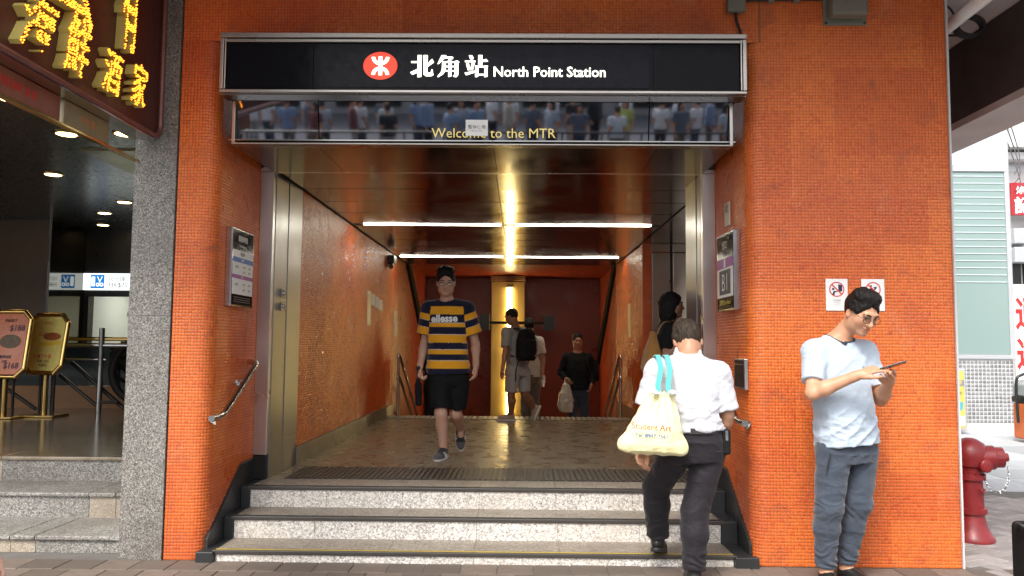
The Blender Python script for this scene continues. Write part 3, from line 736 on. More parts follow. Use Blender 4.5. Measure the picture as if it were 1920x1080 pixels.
# ------------------------------------------------------------------ wall signs
def board(name, label, cat, x, y0, y1, z0, z1, s, group=None):
    """framed panel on a side wall at x, facing s (+1 = +x)"""
    t = thing(name, label, cat, (x, (y0+y1)/2, z0), group)
    MB().box(*((min(x, x+s*.05), y0, z0), (max(x, x+s*.05), y1, z1))).build('case', M['steel_pipe'], t, bevel=.006)
    return t
pb = board('timetable_board', 'slim black and white timetable board on the left tiled reveal', 'sign', -2.068, .20, .64, 1.675, 2.235, 1)
fx = -2.0178+.0008
def pnl(t, x, s, y0, y1, z0, z1, mat, name='panel', lay=0):
    d = .0012*(lay+1); return MB().box((min(x, x+s*d), y0, z0), (max(x, x+s*d), y1, z1)).build(name, mat, t)
x_ = -2.0178
for z0, z1, mt in ((2.08, 2.222, 'sign_black'), (2.03, 2.079, 'paper'), (1.995, 2.029, 'blue_ink'), (1.905, 1.994, 'paper'), (1.878, 1.904, 'purple_ink'), (1.765, 1.877, 'paper'), (1.69, 1.764, 'sign_black')):
    pnl(pb, x_, 1, .215, .625, z0, z1, M[mt])
xf = x_+.0014
for tx, y, z, h, mt in (('服務時間', .40, 2.165, .045, 'white_ink'), ('Service hours', .40, 2.115, .018, 'white_ink'), ('港島綫', .40, 2.055, .028, 'ink'), ('往柴灣', .40, 2.012, .016, 'white_ink'),
                        ('首班車', .29, 1.96, .020, 'ink'), ('0600', .44, 1.965, .016, 'ink'), ('0045', .55, 1.965, .016, 'ink'), ('0610', .44, 1.93, .016, 'ink'), ('0052', .55, 1.93, .016, 'ink'),
                        ('往北角', .40, 1.891, .013, 'white_ink'), ('末班車', .29, 1.835, .020, 'ink'), ('0555', .44, 1.84, .016, 'ink'), ('0048', .55, 1.84, .016, 'ink'), ('0603', .44, 1.80, .016, 'ink'), ('0055', .55, 1.80, .016, 'ink')):
    fit_text(tx, (xf, y, z), Y_, Z_, M[mt], pb, h=h, bold=.006)
for z in (1.745, 1.73, 1.715): pnl(pb, xf, 1, .24, .58, z-.003, z, M['grey_ink'], 'rule')
eb = board('exit_board', 'tall exit board with a large B1 on the right tiled reveal', 'sign', 1.513, .19, .66, 1.675, 2.235, -1)
x_ = 1.4628
for z0, z1, y0, y1, mt, l in ((1.69, 2.222, .205, .645, 'sign_black', 0), (1.985, 2.055, .206, .644, 'purple_ink', 1), (1.775, 1.985, .206, .644, 'paper', 1), (1.795, 1.970, .27, .575, 'navy_ink', 2)):
    pnl(eb, x_, -1, y0, y1, z0, z1, M[mt], lay=l)
xf = x_-.0045
fit_text('B1', (xf, .42, 1.882), (0, -1, 0), Z_, M['white_ink'], eb, h=.12, bold=-.01)
fit_text('出口', (xf, .42, 2.15), (0, -1, 0), Z_, M['white_ink'], eb, h=.06)
fit_text('Exit', (xf, .42, 2.085), (0, -1, 0), Z_, M['white_ink'], eb, h=.028)
MB().box((xf, .40, 1.99), (xf+.001, .44, 2.05)).build('mark', M['white_ink'], eb)
fit_text('渣華道 Java Road', (xf, .42, 1.735), (0, -1, 0), Z_, M['yellow_ink'], eb, w=.3)
nb_ = thing('small_plate', 'small pale plate screwed above the B1 exit board', 'plate', (1.51, .5, 2.29))
MB().box((1.498, .44, 2.30), (1.512, .56, 2.475)).build('plate', plain('pale_plate', (.52, .46, .34), .5), nb_, bevel=.003)
MB().box((1.496, .47, 2.40), (1.4975, .53, 2.455)).build('print', M['grey_ink'], nb_)
wb = thing('metal_wall_box', 'small dark metal flap box set in the right tiled reveal', 'box', (1.5, .17, 1.13))
MB().box((1.488, .045, 1.135), (1.514, .30, 1.34)).build('case', M['steel_v'], wb, bevel=.004)
MB().box((1.482, .065, 1.15), (1.487, .28, 1.30)).build('flap', M['dark_metal'], wb, bevel=.003)
MB().box((1.484, .065, 1.305), (1.4875, .28, 1.33)).build('label_strip', M['black_paint'], wb)
# prohibition notices
for k, (x0, x1, lab) in enumerate(((2.017, 2.162, 'white no hawking notice with red crossed circle, nearer the entrance'), (2.253, 2.405, 'white prohibition notice partly behind the head of the man with a phone'))):
    t = thing('prohibition_notice', lab, 'notice', ((x0+x1)/2, -.004, 1.664), 'notices on the orange pier')
    MB().box((x0, -.008, 1.664), (x1, -.003, 1.876)).build('plate', M['white_paint'], t, bevel=.002)
    cx = (x0+x1)/2; cz = 1.806; ring = MB(); n = 40
    for i in range(n):
        a, b = 2*math.pi*i/n, 2*math.pi*(i+1)/n
        ring.prism([(.050*math.cos(a), .050*math.sin(a)), (.050*math.cos(b), .050*math.sin(b)), (.043*math.cos(b), .043*math.sin(b)), (.043*math.cos(a), .043*math.sin(a))], (cx, -.0084, cz), X_, Z_, (0, -.001, 0))
    ring.prism([(-.034, .028), (-.028, .034), (.034, -.028), (.028, -.034)], (cx, -.0090, cz), X_, Z_, (0, -.001, 0)); ring.build('red_ring', M['red_ink'], t)
    g = MB()
    if k == 0:
        g.disc((cx-.024, -.0082, cz+.002), .008, X_, Z_, 12, None, (0, -.0005, 0))
        g.prism([(-.032, -.036), (-.016, -.040), (-.012, -.020), (.006, -.018), (.006, -.012), (-.020, -.010)], (cx, -.0082, cz), X_, Z_, (0, -.0005, 0))
        g.prism([(.010, -.014), (.036, -.014), (.036, .028), (.010, .034)], (cx, -.0082, cz), X_, Z_, (0, -.0005, 0))
    else:
        g.disc((cx-.012, -.0082, cz+.024), .006, X_, Z_, 12, None, (0, -.0005, 0))
        g.prism([(-.020, -.020), (.004, -.022), (.020, -.016), (-.002, .010), (-.018, .012)], (cx, -.0082, cz), X_, Z_, (0, -.0005, 0))
        g.prism([(.002, .018), (.026, .018), (.024, .006), (.018, .006), (.018, -.002), (.008, -.002), (.008, .008)], (cx, -.0082, cz), X_, Z_, (0, -.0005, 0))
    g.build('pictogram', M['navy_ink'], t)
    fit_text('不准擺賣' if k == 0 else '不准滋擾', (cx, -.0082, 1.732), X_, Z_, M['grey_ink'], t, h=.012)
    fit_text('No hawking' if k == 0 else 'No soliciting', (cx, -.0082, 1.716), X_, Z_, M['grey_ink'], t, h=.008)
    fit_text('MTR By-laws', (cx, -.0082, 1.702), X_, Z_, M['grey_ink'], t, h=.006)
# paper strips on the far left wall
ns_ = thing('wall_notice', 'faded paper notice strips on the inner left mosaic wall', 'notice', (XL+.004, 5.1, 1.6))
MB().box((XL+.003, 4.75, 1.66), (XL+.006, 4.98, 2.10)).build('sheet', plain('faded_paper', (.62, .54, .40), .4, var=.2), ns_)
for k in range(3): MB().box((XL+.003, 5.02+.28*k, 1.93-.02*k), (XL+.006, 5.26+.28*k, 2.08-.02*k)).build('sheet', M['paper'], ns_)
fit_text('0', (XL+.0062, 4.865, 2.0), Y_, Z_, M['orange_ink'], ns_, h=.12)
n2 = thing('paper_sheet', 'small pale sheet on the left wall beside the stairs handrail', 'notice', (XL, 6.9, 1.6))
MB().box((XL-.019, 7.0, 1.55), (XL-.015, 7.35, 1.95)).build('sheet', M['beige_stone'], n2)
n3 = thing('paper_sheet', 'yellowish paper strip on the right passage wall', 'notice', (XR, 6.1, 1.4))
MB().box((XR-.006, 6.35, 1.55), (XR-.003, 6.60, 2.05)).build('sheet', plain('yellowed_paper', (.50, .38, .16), .5), n3)
cctv = thing('security_camera', 'black security camera on the left wall under the ceiling', 'camera', (XL, 6.3, 2.6))
MB().box((XL+.002, 6.2, 2.60), (XL+.10, 6.45, 2.72)).build('housing', M['black_paint'], cctv, bevel=.01)
MB().tube([(XL+.05, 6.3, 2.6), (XL+.07, 6.1, 2.54)], .035, 12).build('lens_barrel', M['dark_metal'], cctv)

# ------------------------------------------------------------------ handrails
def rail(name, label, pts, r, mounts, group=None, caps=True):
    t = thing(name, label, 'handrail', pts[0], group)
    MB().tube(bez(pts, 7), r, 14).build('rail', M['steel_pipe'], t, smooth=True)
    for a, b in mounts:
        bk2 = MB().tube([a, b], .011, 10).build('bracket', M['steel_pipe'], t, smooth=True)
        d = (Vector(b)-Vector(a)).normalized(); MB().tube([Vector(b)-d*.008, Vector(b)], .034, 16).build('wall_plate', M['steel_pipe'], bk2)
    return t
for s, xw, lab in ((1, -2.067, 'left'), (-1, 1.512, 'right')):
    x = xw+s*.085
    rail('handrail', 'polished steel handrail on the %s side of the entrance steps' % lab, [(x, -.17, .935), (x, -.02, .938), (x, .08, .965), (x, .40, 1.13), (x, .64, 1.255), (x+(-s*.03), .70, 1.275), (xw, .73, 1.28)], .021,
         [((x, .06, .95), (xw, .06, .90)), ((x, .50, 1.18), (xw, .50, 1.13))], 'handrails beside the entrance steps')
for x, lab in ((-1.78, 'left'), (1.44, 'right')):
    t = thing('stair_handrail', 'double steel handrail at the %s side of the far stairs' % lab, 'handrail', (x, 6.4, ZF), 'handrails of the far stairs')
    for dz in (0, -.30):
        MB().tube(bez([(x, 6.28, 1.20+dz), (x, 6.5, 1.20+dz), (x, 8.6, .16+dz), (x, 10.4, -.78+dz)], 5), .022, 10).build('rail', M['steel_pipe'], t, smooth=True)
    MB().tube([(x, 6.3, ZF), (x, 6.3, 1.2)], .02, 10).build('post', M['steel_pipe'], t, smooth=True)
    MB().tube([(x, 8.4, -.55), (x, 8.4, .24)], .02, 10).build('post', M['steel_pipe'], t, smooth=True)
# ------------------------------------------------------------------ fixtures at the top of the pier
fl_ = thing('metal_lamp_box', 'olive grey metal box fixed high on the orange pier', 'box', (2.18, 0, 3.6))
M['olive'] = plain('olive_metal', (.17, .165, .13), .5, .2, var=.2)
MB().box((2.035, -.02, 3.60), (2.325, -.003, 3.84)).build('back_plate', M['olive'], fl_, bevel=.004)
MB().prism([(2.06, 3.635), (2.30, 3.635), (2.30, 3.84), (2.06, 3.84)], (0, -.02, 0), X_, Z_, (0, -.10, 0)).build('cover', M['olive'], fl_, bevel=.02)
for x in (2.05, 2.31): MB().tube([(x, -.02, 3.615), (x, -.026, 3.615)], .008, 8).build('screw', M['dark_metal'], fl_)
jb = thing('junction_box', 'small grey junction box with a bent cable above the sign corner', 'box', (1.42, 0, 3.7))
MB().box((1.38, -.06, 3.68), (1.50, -.003, 3.80)).build('case', M['olive'], jb, bevel=.008)
MB().tube(bez([(1.44, -.03, 3.68), (1.445, -.03, 3.62), (1.47, -.02, 3.56), (1.475, -.01, 3.52)]), .010, 8).build('cable', M['dark_metal'], jb, smooth=True)
cg = thing('conduit', 'thin dark conduit clipped along the top of the orange pier', 'conduit', (1.7, 0, 3.8))
MB().tube([(1.50, -.025, 3.775), (2.03, -.025, 3.785)], .016, 10).build('tube', M['dark_metal'], cg)
for x in (1.68, 1.85): MB().box((x-.02, -.045, 3.755), (x+.02, -.004, 3.80)).build('clip', M['olive'], cg, bevel=.003)

# ------------------------------------------------------------------ the shop on the left
ZS = .49
M['shop_dark'] = plain('shop_dark_panel', (.030, .024, .018), .18, var=.2)
M['shop_ceiling'] = plain('shop_ceiling_panel', (.034, .034, .030), .22, .3, var=.2)
M['brown_wall'] = plain('brown_wall', (.085, .052, .030), .4, var=.25)
MB().box((-12, 1.30, -.02), (-2.63, 9.5, ZS-.001)).build('shop_floor', M['marble'], kind='structure')
ss = thing('shop_steps', 'three speckled grey granite steps up to the shop', 'steps', (-4, .7, 0))
for y, z, p in ((.15, .11, -.005), (.70, .295, .09), (1.18, ZS, .27)):
    cuts = [-6.5, -5.35, -5.05, -4.05, -3.80, -3.45, -3.28, -2.63] if z < .2 else ([-6.5, -4.6, -4.35, -3.22, -3.02, -2.63] if z < .4 else [-6.5, -4.4, -4.2, -3.12, -2.93, -2.63])
    for k, (a, b) in enumerate(zip(cuts, cuts[1:])):
        MB().box((a+.0015, y+.02, p), (b-.0015, y+.62, z-.03)).build('riser_slab', M['granite_step'] if (b-a) > .4 else M['beige_stone'], ss, bevel=.002)
        MB().box((a+.0015, y, z-.029), (b-.0015, y+.64 if z < .4 else y+.32, z+.001)).build('tread_slab', M['granite_step'] if z < .4 else M['marble'], ss, bevel=.008)
MB().box((-12, .06, 3.215), (-2.63, 9.5, 3.5)).build('shop_ceiling', M['dark_metal'], kind='structure')
sc_ = thing('shop_ceiling_panels', 'dark glossy panelled ceiling of the shop lobby', 'ceiling', (-5, 3, 3.2))
for j in range(10):
    for i in range(4):
        MB().box((-11.9+2.32*i, .10+.92*j+.004, 3.20), (-11.9+2.32*(i+1)-.006, .10+.92*(j+1)-.004, 3.213)).build('ceiling_panel', M['shop_ceiling'], sc_)
MB().box((-2.64, .56, 0), (-2.42, 9.5, 3.5)).build('shop_side_wall', M['shop_dark'], kind='structure')
MB().box((-12, 6.2, ZS), (-6.92, 6.6, 3.2)).build('shop_back_wall', M['brown_wall'], kind='structure')
tag(MB().box((-6.92, 6.195, ZS), (-6.885, 7.14, 3.2)).build('polished_wall_panel', steel('dark_mirror_stone', (.20, .19, .17), .06, (2, 2, 2), .02), None), 'dark polished wall panel reflecting the barber sign', 'wall panel')
MB().box((-12.2, -.2, 0), (-12, 9.5, 3.5)).build('shop_side_wall', M['brown_wall'], kind='structure')
bb = thing('barber_shop', 'white lit barber shop front with glass door at the back of the lobby', 'shop', (-6.3, 7.2, ZS))
for a in ((-6.885, 7.14, 2.50, -2.7, 7.3, 3.2), (-6.885, 7.14, 2.14, -2.7, 7.3, 2.235)): MB().box(a[:3], a[3:]).build('fascia', M['black_paint'], bb)
for x in (-6.885, -4.9): MB().box((x, 7.14, ZS), (x+.07, 7.3, 2.14)).build('jamb', M['black_paint'], bb)
MB().box((-6.9, 9.3, ZS), (-2.7, 9.4, 3.2)).build('back_wall', plain('cream_wall', (.62, .60, .50), .6), bb)
MB().box((-6.9, 7.3, 2.45), (-2.7, 9.3, 2.5)).build('room_ceiling', M['white_paint'], bb)
MB().box((-6.98, 7.3, ZS), (-6.9, 9.3, 2.5)).build('side_wall', M['white_paint'], bb)
MB().box((-6.5, 8.0, 2.43), (-4.6, 8.4, 2.449)).build('ceiling_light', emit('barber_light', (.95, 1.0, .85), 4.0), bb)
MB().box((-6.62, 8.6, ZS), (-5.95, 8.9, 1.25)).build('counter', plain('blue_counter', (.08, .16, .24), .5), bb)
MB().box((-6.80, 9.26, 1.95), (-6.5, 9.299, 2.03)).build('dark_plate', M['dark_metal'], bb)
ck = MB().lathe((-7.55+1.42, 7.26, 1.86), [(.001, 0), (.085, 0), (.10, .02), (.10, .05), (.001, .05)], 24, (0, -1, 0)).build('wall_clock', M['white_paint'], bb)
MB().lathe((-7.55+1.42, 7.205, 1.86), [(.001, 0), (.07, 0), (.07, .004), (.001, .004)], 24, (0, -1, 0)).build('clock_face', plain('clock_green', (.30, .36, .25), .3), ck)
for k, (x, z) in enumerate(((-6.62, 1.47), (-6.40, 1.46), (-6.33, 1.40), (-6.30, 1.33), (-6.2, 1.35))): MB().box((x, 7.245, z), (x+.06+.02*(k % 3), 7.25, z+.035)).build('sticker', M['blue_ink' if k % 2 else 'ink'], bb)
MB().box((-6.05, 7.24, 1.18), (-5.93, 7.25, 1.30)).build('sticker', plain('brown_sticker', (.16, .05, .03), .5), bb)
bs_ = thing('barber_sign', 'white lit barber sign with blue scissors panel and price', 'sign', (-6.3, 7.13, 2.24))
MB().box((-6.88, 7.08, 2.238), (-5.3, 7.139, 2.498)).build('lightbox', emit('barber_lightbox', (.92, 1.0, .97), .62), bs_)
M['blue_lit'] = emit('blue_lit', (.01, .25, .75), .38)
MB().box((-6.76, 7.076, 2.262), (-6.545, 7.0795, 2.475)).build('blue_panel', M['blue_lit'], bs_)
M['white_lit'] = emit('white_lit', (.9, 1., 1.), .7)
mb = MB().box((-6.745, 7.073, 2.295), (-6.69, 7.0755, 2.445))
for s in (-1, 1):
    mb.prism([(s*.032, .10), (s*.044, .10), (s*.006-.006*s, 0.0), (s*-.008, .012)], (-6.615, 7.0755, 2.35), X_, Z_, (0, -.002, 0))
    for i in range(14):
        a, b = 2*math.pi*i/14, 2*math.pi*(i+1)/14
        mb.prism([(.03*math.cos(a), .03*math.sin(a)), (.03*math.cos(b), .03*math.sin(b)), (.014*math.cos(b), .014*math.sin(b)), (.014*math.cos(a), .014*math.sin(a))], (-6.615+s*.03, 7.0755, 2.32), X_, Z_, (0, -.002, 0))
mb.build('scissors', M['white_lit'], bs_)
for tx, z in (('10分鐘', 2.415), ('HK$70', 2.312)): fit_text(tx, (-6.47, 7.078, z), X_, Z_, M['grey_ink'], bs_, h=.085, align='LEFT')
# low plinth, glass balustrade, rails, escalator handrail
pl = thing('escalator_balustrade', 'dark glass balustrade with orange brown plinth round the escalator', 'balustrade', (-6, 6, ZS))
MB().box((-7.6, 5.95, ZS), (-4.6, 6.02, .80)).build('plinth', plain('orange_plinth', (.30, .13, .03), .35), pl)
t = NT('dark_glass'); t.set(Base_Color=(.02, .035, .03), Roughness=.06, Transmission_Weight=.6); M['dark_glass'] = t.m
for k in range(3): MB().box((-7.6+1.0*k, 5.97, .805), (-6.61+1.0*k, 5.985, 1.36)).build('glass_pane', M['dark_glass'], pl)
rl = thing('lobby_railing', 'stainless steel post and bar railing behind the brass menu stands', 'railing', (-5.6, 4.85, ZS))
for x in (-5.365, -6.0): MB().tube([(x, 4.85, ZS), (x, 4.85, 1.60)], .034, 14).build('post', M['steel_pipe'], rl, smooth=True)
for p, q, r, mt in (((-6.3, 4.88, 1.46), (-4.7, 4.88, 1.46), .026, 'brass'), ((-6.3, 4.86, 1.38), (-4.7, 4.86, 1.38), .030, 'steel_pipe'), ((-6.3, 4.86, 1.20), (-5.3, 4.86, 1.20), .018, 'steel_pipe'),
                    ((-5.80, 4.95, 1.16), (-5.1, 4.95, .58), .026, 'dark_metal'), ((-5.88, 4.84, 1.0), (-5.37, 4.84, .60), .022, 'dark_metal'), ((-5.37, 4.84, .66), (-5.12, 4.84, .66), .02, 'dark_metal'), ((-6.9, 4.9, 1.02), (-6.2, 4.9, .56), .024, 'dark_metal')):
    MB().tube([p, q], r, 10).build('bar', M[mt], rl, smooth=True)
es = thing('escalator_handrail', 'black rubber escalator handrail curving round its glass end', 'escalator', (-5.3, 5.5, ZS))
lo = bez([(-4.7, 5.5, 1.46), (-5.15, 5.5, 1.46), (-5.42, 5.5, 1.34), (-5.54, 5.5, 1.05), (-5.46, 5.5, .78), (-5.2, 5.5, .62), (-4.7, 5.5, .58)], 8)
MB().tube(lo, .055, 12).build('handrail', M['rubber'], es, smooth=True)
MB().prism([(p.x, p.z) for p in lo], (0, 5.49, 0), X_, Z_, (0, .02, 0)).build('glass_end', M['dark_glass'], es)
# downlights
M['lamp_warm'] = emit('downlight_lens', (1.0, .68, .28), 7.0)
def downlight(x, y, r=.085, on=True, lab=''):
    t = thing('downlight', lab, 'light', (x, y, 3.2), 'downlights in the shop ceiling')
    MB().lathe((x, y, 3.199), [(r*1.22, 0), (r*1.22, -.006), (r*1.02, -.012), (r*.98, -.004)], 24).build('trim_ring', M['brass'] if on else M['dark_metal'], t, smooth=True)
    MB().lathe((x, y, 3.191), [(r*.95, 0), (r*.9, -.004), (r*.5, -.006)], 24).build('lens', M['lamp_warm'] if on else M['dark_metal'], t)
for x, y, on, lab in ((-3.752, .39, 1, 'large bright downlight nearest the restaurant sign'), (-3.904, 1.36, 1, 'lit downlight in the second row, left one'), (-3.394, 1.35, 1, 'lit downlight at the lower corner of the restaurant sign'),
                      (-4.987, 3.0, 1, 'lit downlight alone in the middle of the shop ceiling'), (-5.046, 4.64, 1, 'lit downlight close to the granite column, in the third row'), (-6.105, 6.0, 0, 'unlit downlight above the polished wall panel'),
                      (-8.6, 5.6, 1, 'lit downlight at the far left above the menu stands'), (-7.3, 5.2, 1, 'lit downlight between the menu stands and the barber sign'), (-6.35, 6.6, 1, 'lit downlight just above the barber sign'), (-5.75, 5.5, 1, 'small lit downlight beside the column above the barber sign')):
    downlight(x, y, .085 if on else .07, on, lab)
cf = thing('ceiling_recess', 'lit rectangular recess in the shop ceiling beside the column', 'ceiling recess', (-3.5, 2.4, 3.2))
M['brass_dull'] = steel('dull_brass', (.32, .28, .14), .3, (5, 5, 5), .03)
MB().box((-4.10, 1.92, 3.185), (-2.70, 2.95, 3.199)).build('reflector', M['brass_dull'], cf)
for x in (-3.45, -3.30): MB().tube([(x, 2.0, 3.17), (x, 2.85, 3.17)], .018, 10).build('tube', emit('cool_tube', (.95, 1, .75), 3.0), cf)
# brass menu stands
def menu(cx, cy_, w_, zb, zt, yaw_, lab, face, lines):
    t = thing('menu_stand', lab, 'menu stand', (cx, cy_, ZS), 'brass menu stands in the shop lobby')
    ax = Vector((math.cos(yaw_), math.sin(yaw_), 0)); bk3 = Vector((-math.sin(yaw_), math.cos(yaw_), 0)); lean = math.radians(8)
    ay = (Vector((0, 0, 1))*math.cos(lean)+bk3*math.sin(lean)).normalized(); nn = ax.cross(ay)
    c = Vector((cx, cy_, (zb+zt)/2)); h_ = (zt-zb)/2; hw = w_/2; ch = .10
    octo = [(-hw+ch, -h_), (hw-ch, -h_), (hw, -h_+ch), (hw, h_-ch), (hw-ch, h_), (-hw+ch, h_), (-hw, h_-ch), (-hw, -h_+ch)]
    pts = [c+ax*a+ay*b for a, b in octo]
    fr_ = MB()
    for i in range(8): fr_.tube([pts[i], pts[(i+1) % 8]], .030, 12)
    for p in pts: fr_.lathe(p, [(.001, -.03), (.02, -.022), (.03, 0), (.02, .022), (.001, .03)], 10, nn)
    fr_.build('frame', M['brass'], t, smooth=True)
    sh = MB().prism([(a*.97, b*.97) for a, b in octo], c-nn*.006, ax, ay, nn*.008).build('poster', face, t)
    for tx, u, v, hh, mt in lines: fit_text(tx, c+ax*(u*w_)+ay*(v*(zt-zb))+nn*.003, ax, ay, M[mt], t, h=hh, bold=.012)
    MB().tube([(cx, cy_+.03, ZS+.02), (cx, cy_+.03, zb+.03)], .035, 14).build('column', M['brass'], t, smooth=True)
    for dx in (-.085, .085): MB().tube([(cx+dx, cy_+.06, ZS+.02), (cx+dx, cy_+.06, zb+.02)], .018, 10).build('rod', M['dark_metal'], t, smooth=True)
    MB().box((cx-.22, cy_-.17, ZS+.001), (cx+.22, cy_+.2, ZS+.028)).build('base', M['brass'], t, bevel=.008)
    return t, c, ax, ay, nn
pf = plain('orange_poster', (.72, .20, .08), .25, var=.15, vs=4); pf2 = plain('yellow_poster', (.78, .66, .20), .25, var=.22, vs=5)
t, c, ax, ay, nn = menu(-6.31, 4.40, .60, .99, 1.79, -.12, 'brass framed menu stand with orange poster at the left edge', pf,
     [('海鮮套餐', .05, .36, .04, 'ink'), ('$188', .22, .24, .085, 'navy_ink'), ('薑蔥焗蟹', .05, -.20, .04, 'navy_ink'), ('伊麵', .05, -.27, .035, 'navy_ink'), ('$168', .20, -.34, .085, 'navy_ink')])
MB().disc(c+ax*.06+ay*.03+nn*.003, .14, ax, ay, 28, .085, nn*.004).build('dish_picture', plain('dish_print', (.16, .10, .05), .4, var=.8, vs=22), t)
t, c, ax, ay, nn = menu(-5.94, 4.62, .60, 1.03, 1.76, -.30, 'brass framed menu stand with yellow green poster, right of the orange one', pf2,
     [('下午茶特價', -.08, .36, .04, 'orange_ink'), ('$22.8', -.12, .16, .05, 'orange_ink'), ('優惠下午茶', -.04, -.22, .055, 'red_ink'), ('星期一至五', .0, -.30, .035, 'ink'), ('奉送甜品', .0, -.37, .035, 'ink')])
MB().disc(c+ax*.08+ay*.09+nn*.003, .14, ax, ay, 24, .05, nn*.004).build('dish_picture', plain('food_print', (.35, .10, .03), .4, var=.6, vs=20), t)
MB().prism([(-.16, -.03), (.20, .0), (.20, .05), (-.16, .02)], c+ax*.04+ay*-.01+nn*.003, ax, ay, nn*.002).build('banner_print', plain('yellow_print', (.72, .50, .05), .4), t)

# ------------------------------------------------------------------ street on the right
hy = thing('fire_hydrant', 'red cast iron fire hydrant beside the orange pier', 'hydrant', (3.375, .80, 0))
cx, cyh = 3.375, .80
MB().lathe((cx, cyh, 0), [(.17, 0), (.17, .025), (.15, .05), (.115, .12), (.10, .20), (.096, .22), (.118, .225), (.118, .265), (.096, .27), (.092, .50), (.115, .505), (.115, .545), (.096, .55), (.10, .60), (.128, .62), (.142, .68), (.14, .74), (.11, .80), (.06, .835), (.03, .845)], 24).build('barrel', M['red_paint'], hy, smooth=True)
cap2 = MB().tube([(cx-.02, cyh-.02, .68), (cx+.17, cyh-.06, .69)], .100, 18).build('outlet', M['red_paint'], hy, bevel=.01, smooth=True)
MB().lathe((cx+.17, cyh-.06, .69), [(.085, 0), (.085, .06), (.06, .065), (.035, .07), (.035, .10), (.0, .10)], 16, (.98, -.2, .05)).build('outlet_cap', M['red_paint'], hy)
MB().lathe((cx+.05, cyh-.10, .63), [(.055, 0), (.055, .05), (.045, .06), (.02, .065)], 14, (.1, -1, 0)).build('side_cap', M['red_paint'], hy)
for a in range(8): MB().lathe((cx+.105*math.cos(a*.785), cyh+.105*math.sin(a*.785), .545), [(.012, 0), (.012, .014), (0.001, .014)], 6).build('bolt', M['red_paint'], hy)
chn = bez([(cx+.26, cyh-.09, .62), (cx+.24, cyh-.12, .50), (cx+.17, cyh-.14, .42), (cx+.09, cyh-.12, .44), (cx+.06, cyh-.10, .52)], 5)
ch = MB()
for i in range(len(chn)-1):
    a, b = chn[i], chn[i+1]; d = (b-a)*.75; mid = (a+b)/2; s_ = d.normalized().cross(Vector((0, 1, 0))).normalized()
    if i % 2: s_ = Vector((0, 1, 0))
    ch.tube([mid+d*.5*math.cos(q)+s_*.008*math.sin(q) for q in [k*math.pi/5 for k in range(10)]], .0035, 5, closed=True)
ch.build('chain', M['steel_pipe'], hy, smooth=True)
MB().tube([(cx+.01, cyh-.12, .44), (cx+.03, cyh-.13, .40), (cx+.05, cyh-.12, .44)], .009, 8).build('hook', M['red_paint'], hy, smooth=True)
hy.scale = (.9, .9, .89)
# glazed building across the side lane
gb = thing('glazed_building', 'pale green glazed building with white mosaic base across the lane', 'building', (8, 8.7, 0))
BX0, BX1, BY = 3.2, 8.56, 8.7
MB().box((BX0, BY+.06, 0), (BX1-.02, BY+8, 9)).build('wall', M['white_paint'], gb)
t = NT('frosted_glass'); t.set(Base_Color=(.50, .55, .58), Roughness=.22, Specular_IOR_Level=.6); M['frost'] = t.m
t = NT('green_glass'); t.set(Base_Color=(.22, .30, .28), Roughness=.12, Specular_IOR_Level=.7); M['green_glass'] = t.m
M['alu'] = plain('aluminium', (.50, .51, .52), .4, .4, var=.08)
for i in range(3):
    x0, x1 = BX1-1.55*(i+1), BX1-1.55*i
    MB().box((x0+.03, BY, 4.66), (x1-.05, BY+.03, 6.5)).build('frosted_pane', M['frost'], gb)
    MB().box((x0+.03, BY, 1.33), (x1-.05, BY+.03, 4.54)).build('green_pane', M['green_glass'], gb)
    for k in range(16): MB().box((x0+.04, BY+.012, 4.46-.125*k), (x1-.06, BY-.010, 4.475-.125*k)).build('louvre', M['frost'], gb)
    MB().box((x1-.05, BY-.02, 1.24), (x1+.03, BY+.05, 6.5)).build('mullion', M['alu'], gb, bevel=.005)
MB().box((BX0, BY-.025, 4.55), (BX1+.0, BY+.05, 4.65)).build('transom', M['alu'], gb, bevel=.005)
MB().box((BX0, BY-.025, 1.25), (BX1+.0, BY+.05, 1.325)).build('transom', M['alu'], gb, bevel=.005)
t = NT('white_mosaic'); r_ = t.attr('rnd'); c_ = t.ramp(r_, [(0, (.17, .17, .17)), (1, (.27, .27, .27))]); c_ = t.mix(c_, (.07, .07, .07), t.ramp(t.noise(2.2, 5), [(.5, 0.), (.8, .8)])); t.set(Base_Color=c_, Roughness=.35); M['grey_tile'] = t.m
bb_ = MB().box((BX0, BY+.006, .13), (BX1-.006, BY+.058, 1.25)).build('tiled_base', plain('pale_joint', (.50, .50, .50), .8), gb)
mosaic([(5.5, BY+.005), (BX1, BY+.005)], .14, 1.24, M['grey_tile'], bb_, pitch=.068, size=.054, hgt=.003)
MB().box((BX0, BY-.03, 0), (BX1+.02, BY+.05, .13)).build('plinth', M['concrete'], gb)
ps = thing('notice_case', 'yellow poster case standing by the mosaic base of the glazed building', 'notice case', (7.35, 8.3, 0))
MB().box((7.0, 8.26, .06), (7.48, 8.36, 1.08)).build('case', M['alu'], ps, bevel=.01)
MB().box((7.02, 8.255, .10), (7.45, 8.259, 1.05)).build('poster', plain('yellow_notice', (.50, .44, .10), .5), ps)
MB().box((7.02, 8.252, .80), (7.45, 8.2545, .90)).build('header', M['grey_ink'], ps)
fit_text('注意', (7.34, 8.2515, .86), X_, Z_, M['yellow_ink'], ps, h=.07)
fit_text('請勿', (7.34, 8.253, .68), X_, Z_, M['ink'], ps, h=.06)
MB().box((7.28, 8.252, .14), (7.44, 8.2545, .30)).build('white_patch', M['paper'], ps)
MB().prism([(-.03, -.08), (.03, -.05), (.04, .08), (-.02, .06)], (7.38, 8.2545, .46), X_, Z_, (0, -.002, 0)).build('blue_mark', plain('blue_mark_print', (.05, .35, .5)), ps)
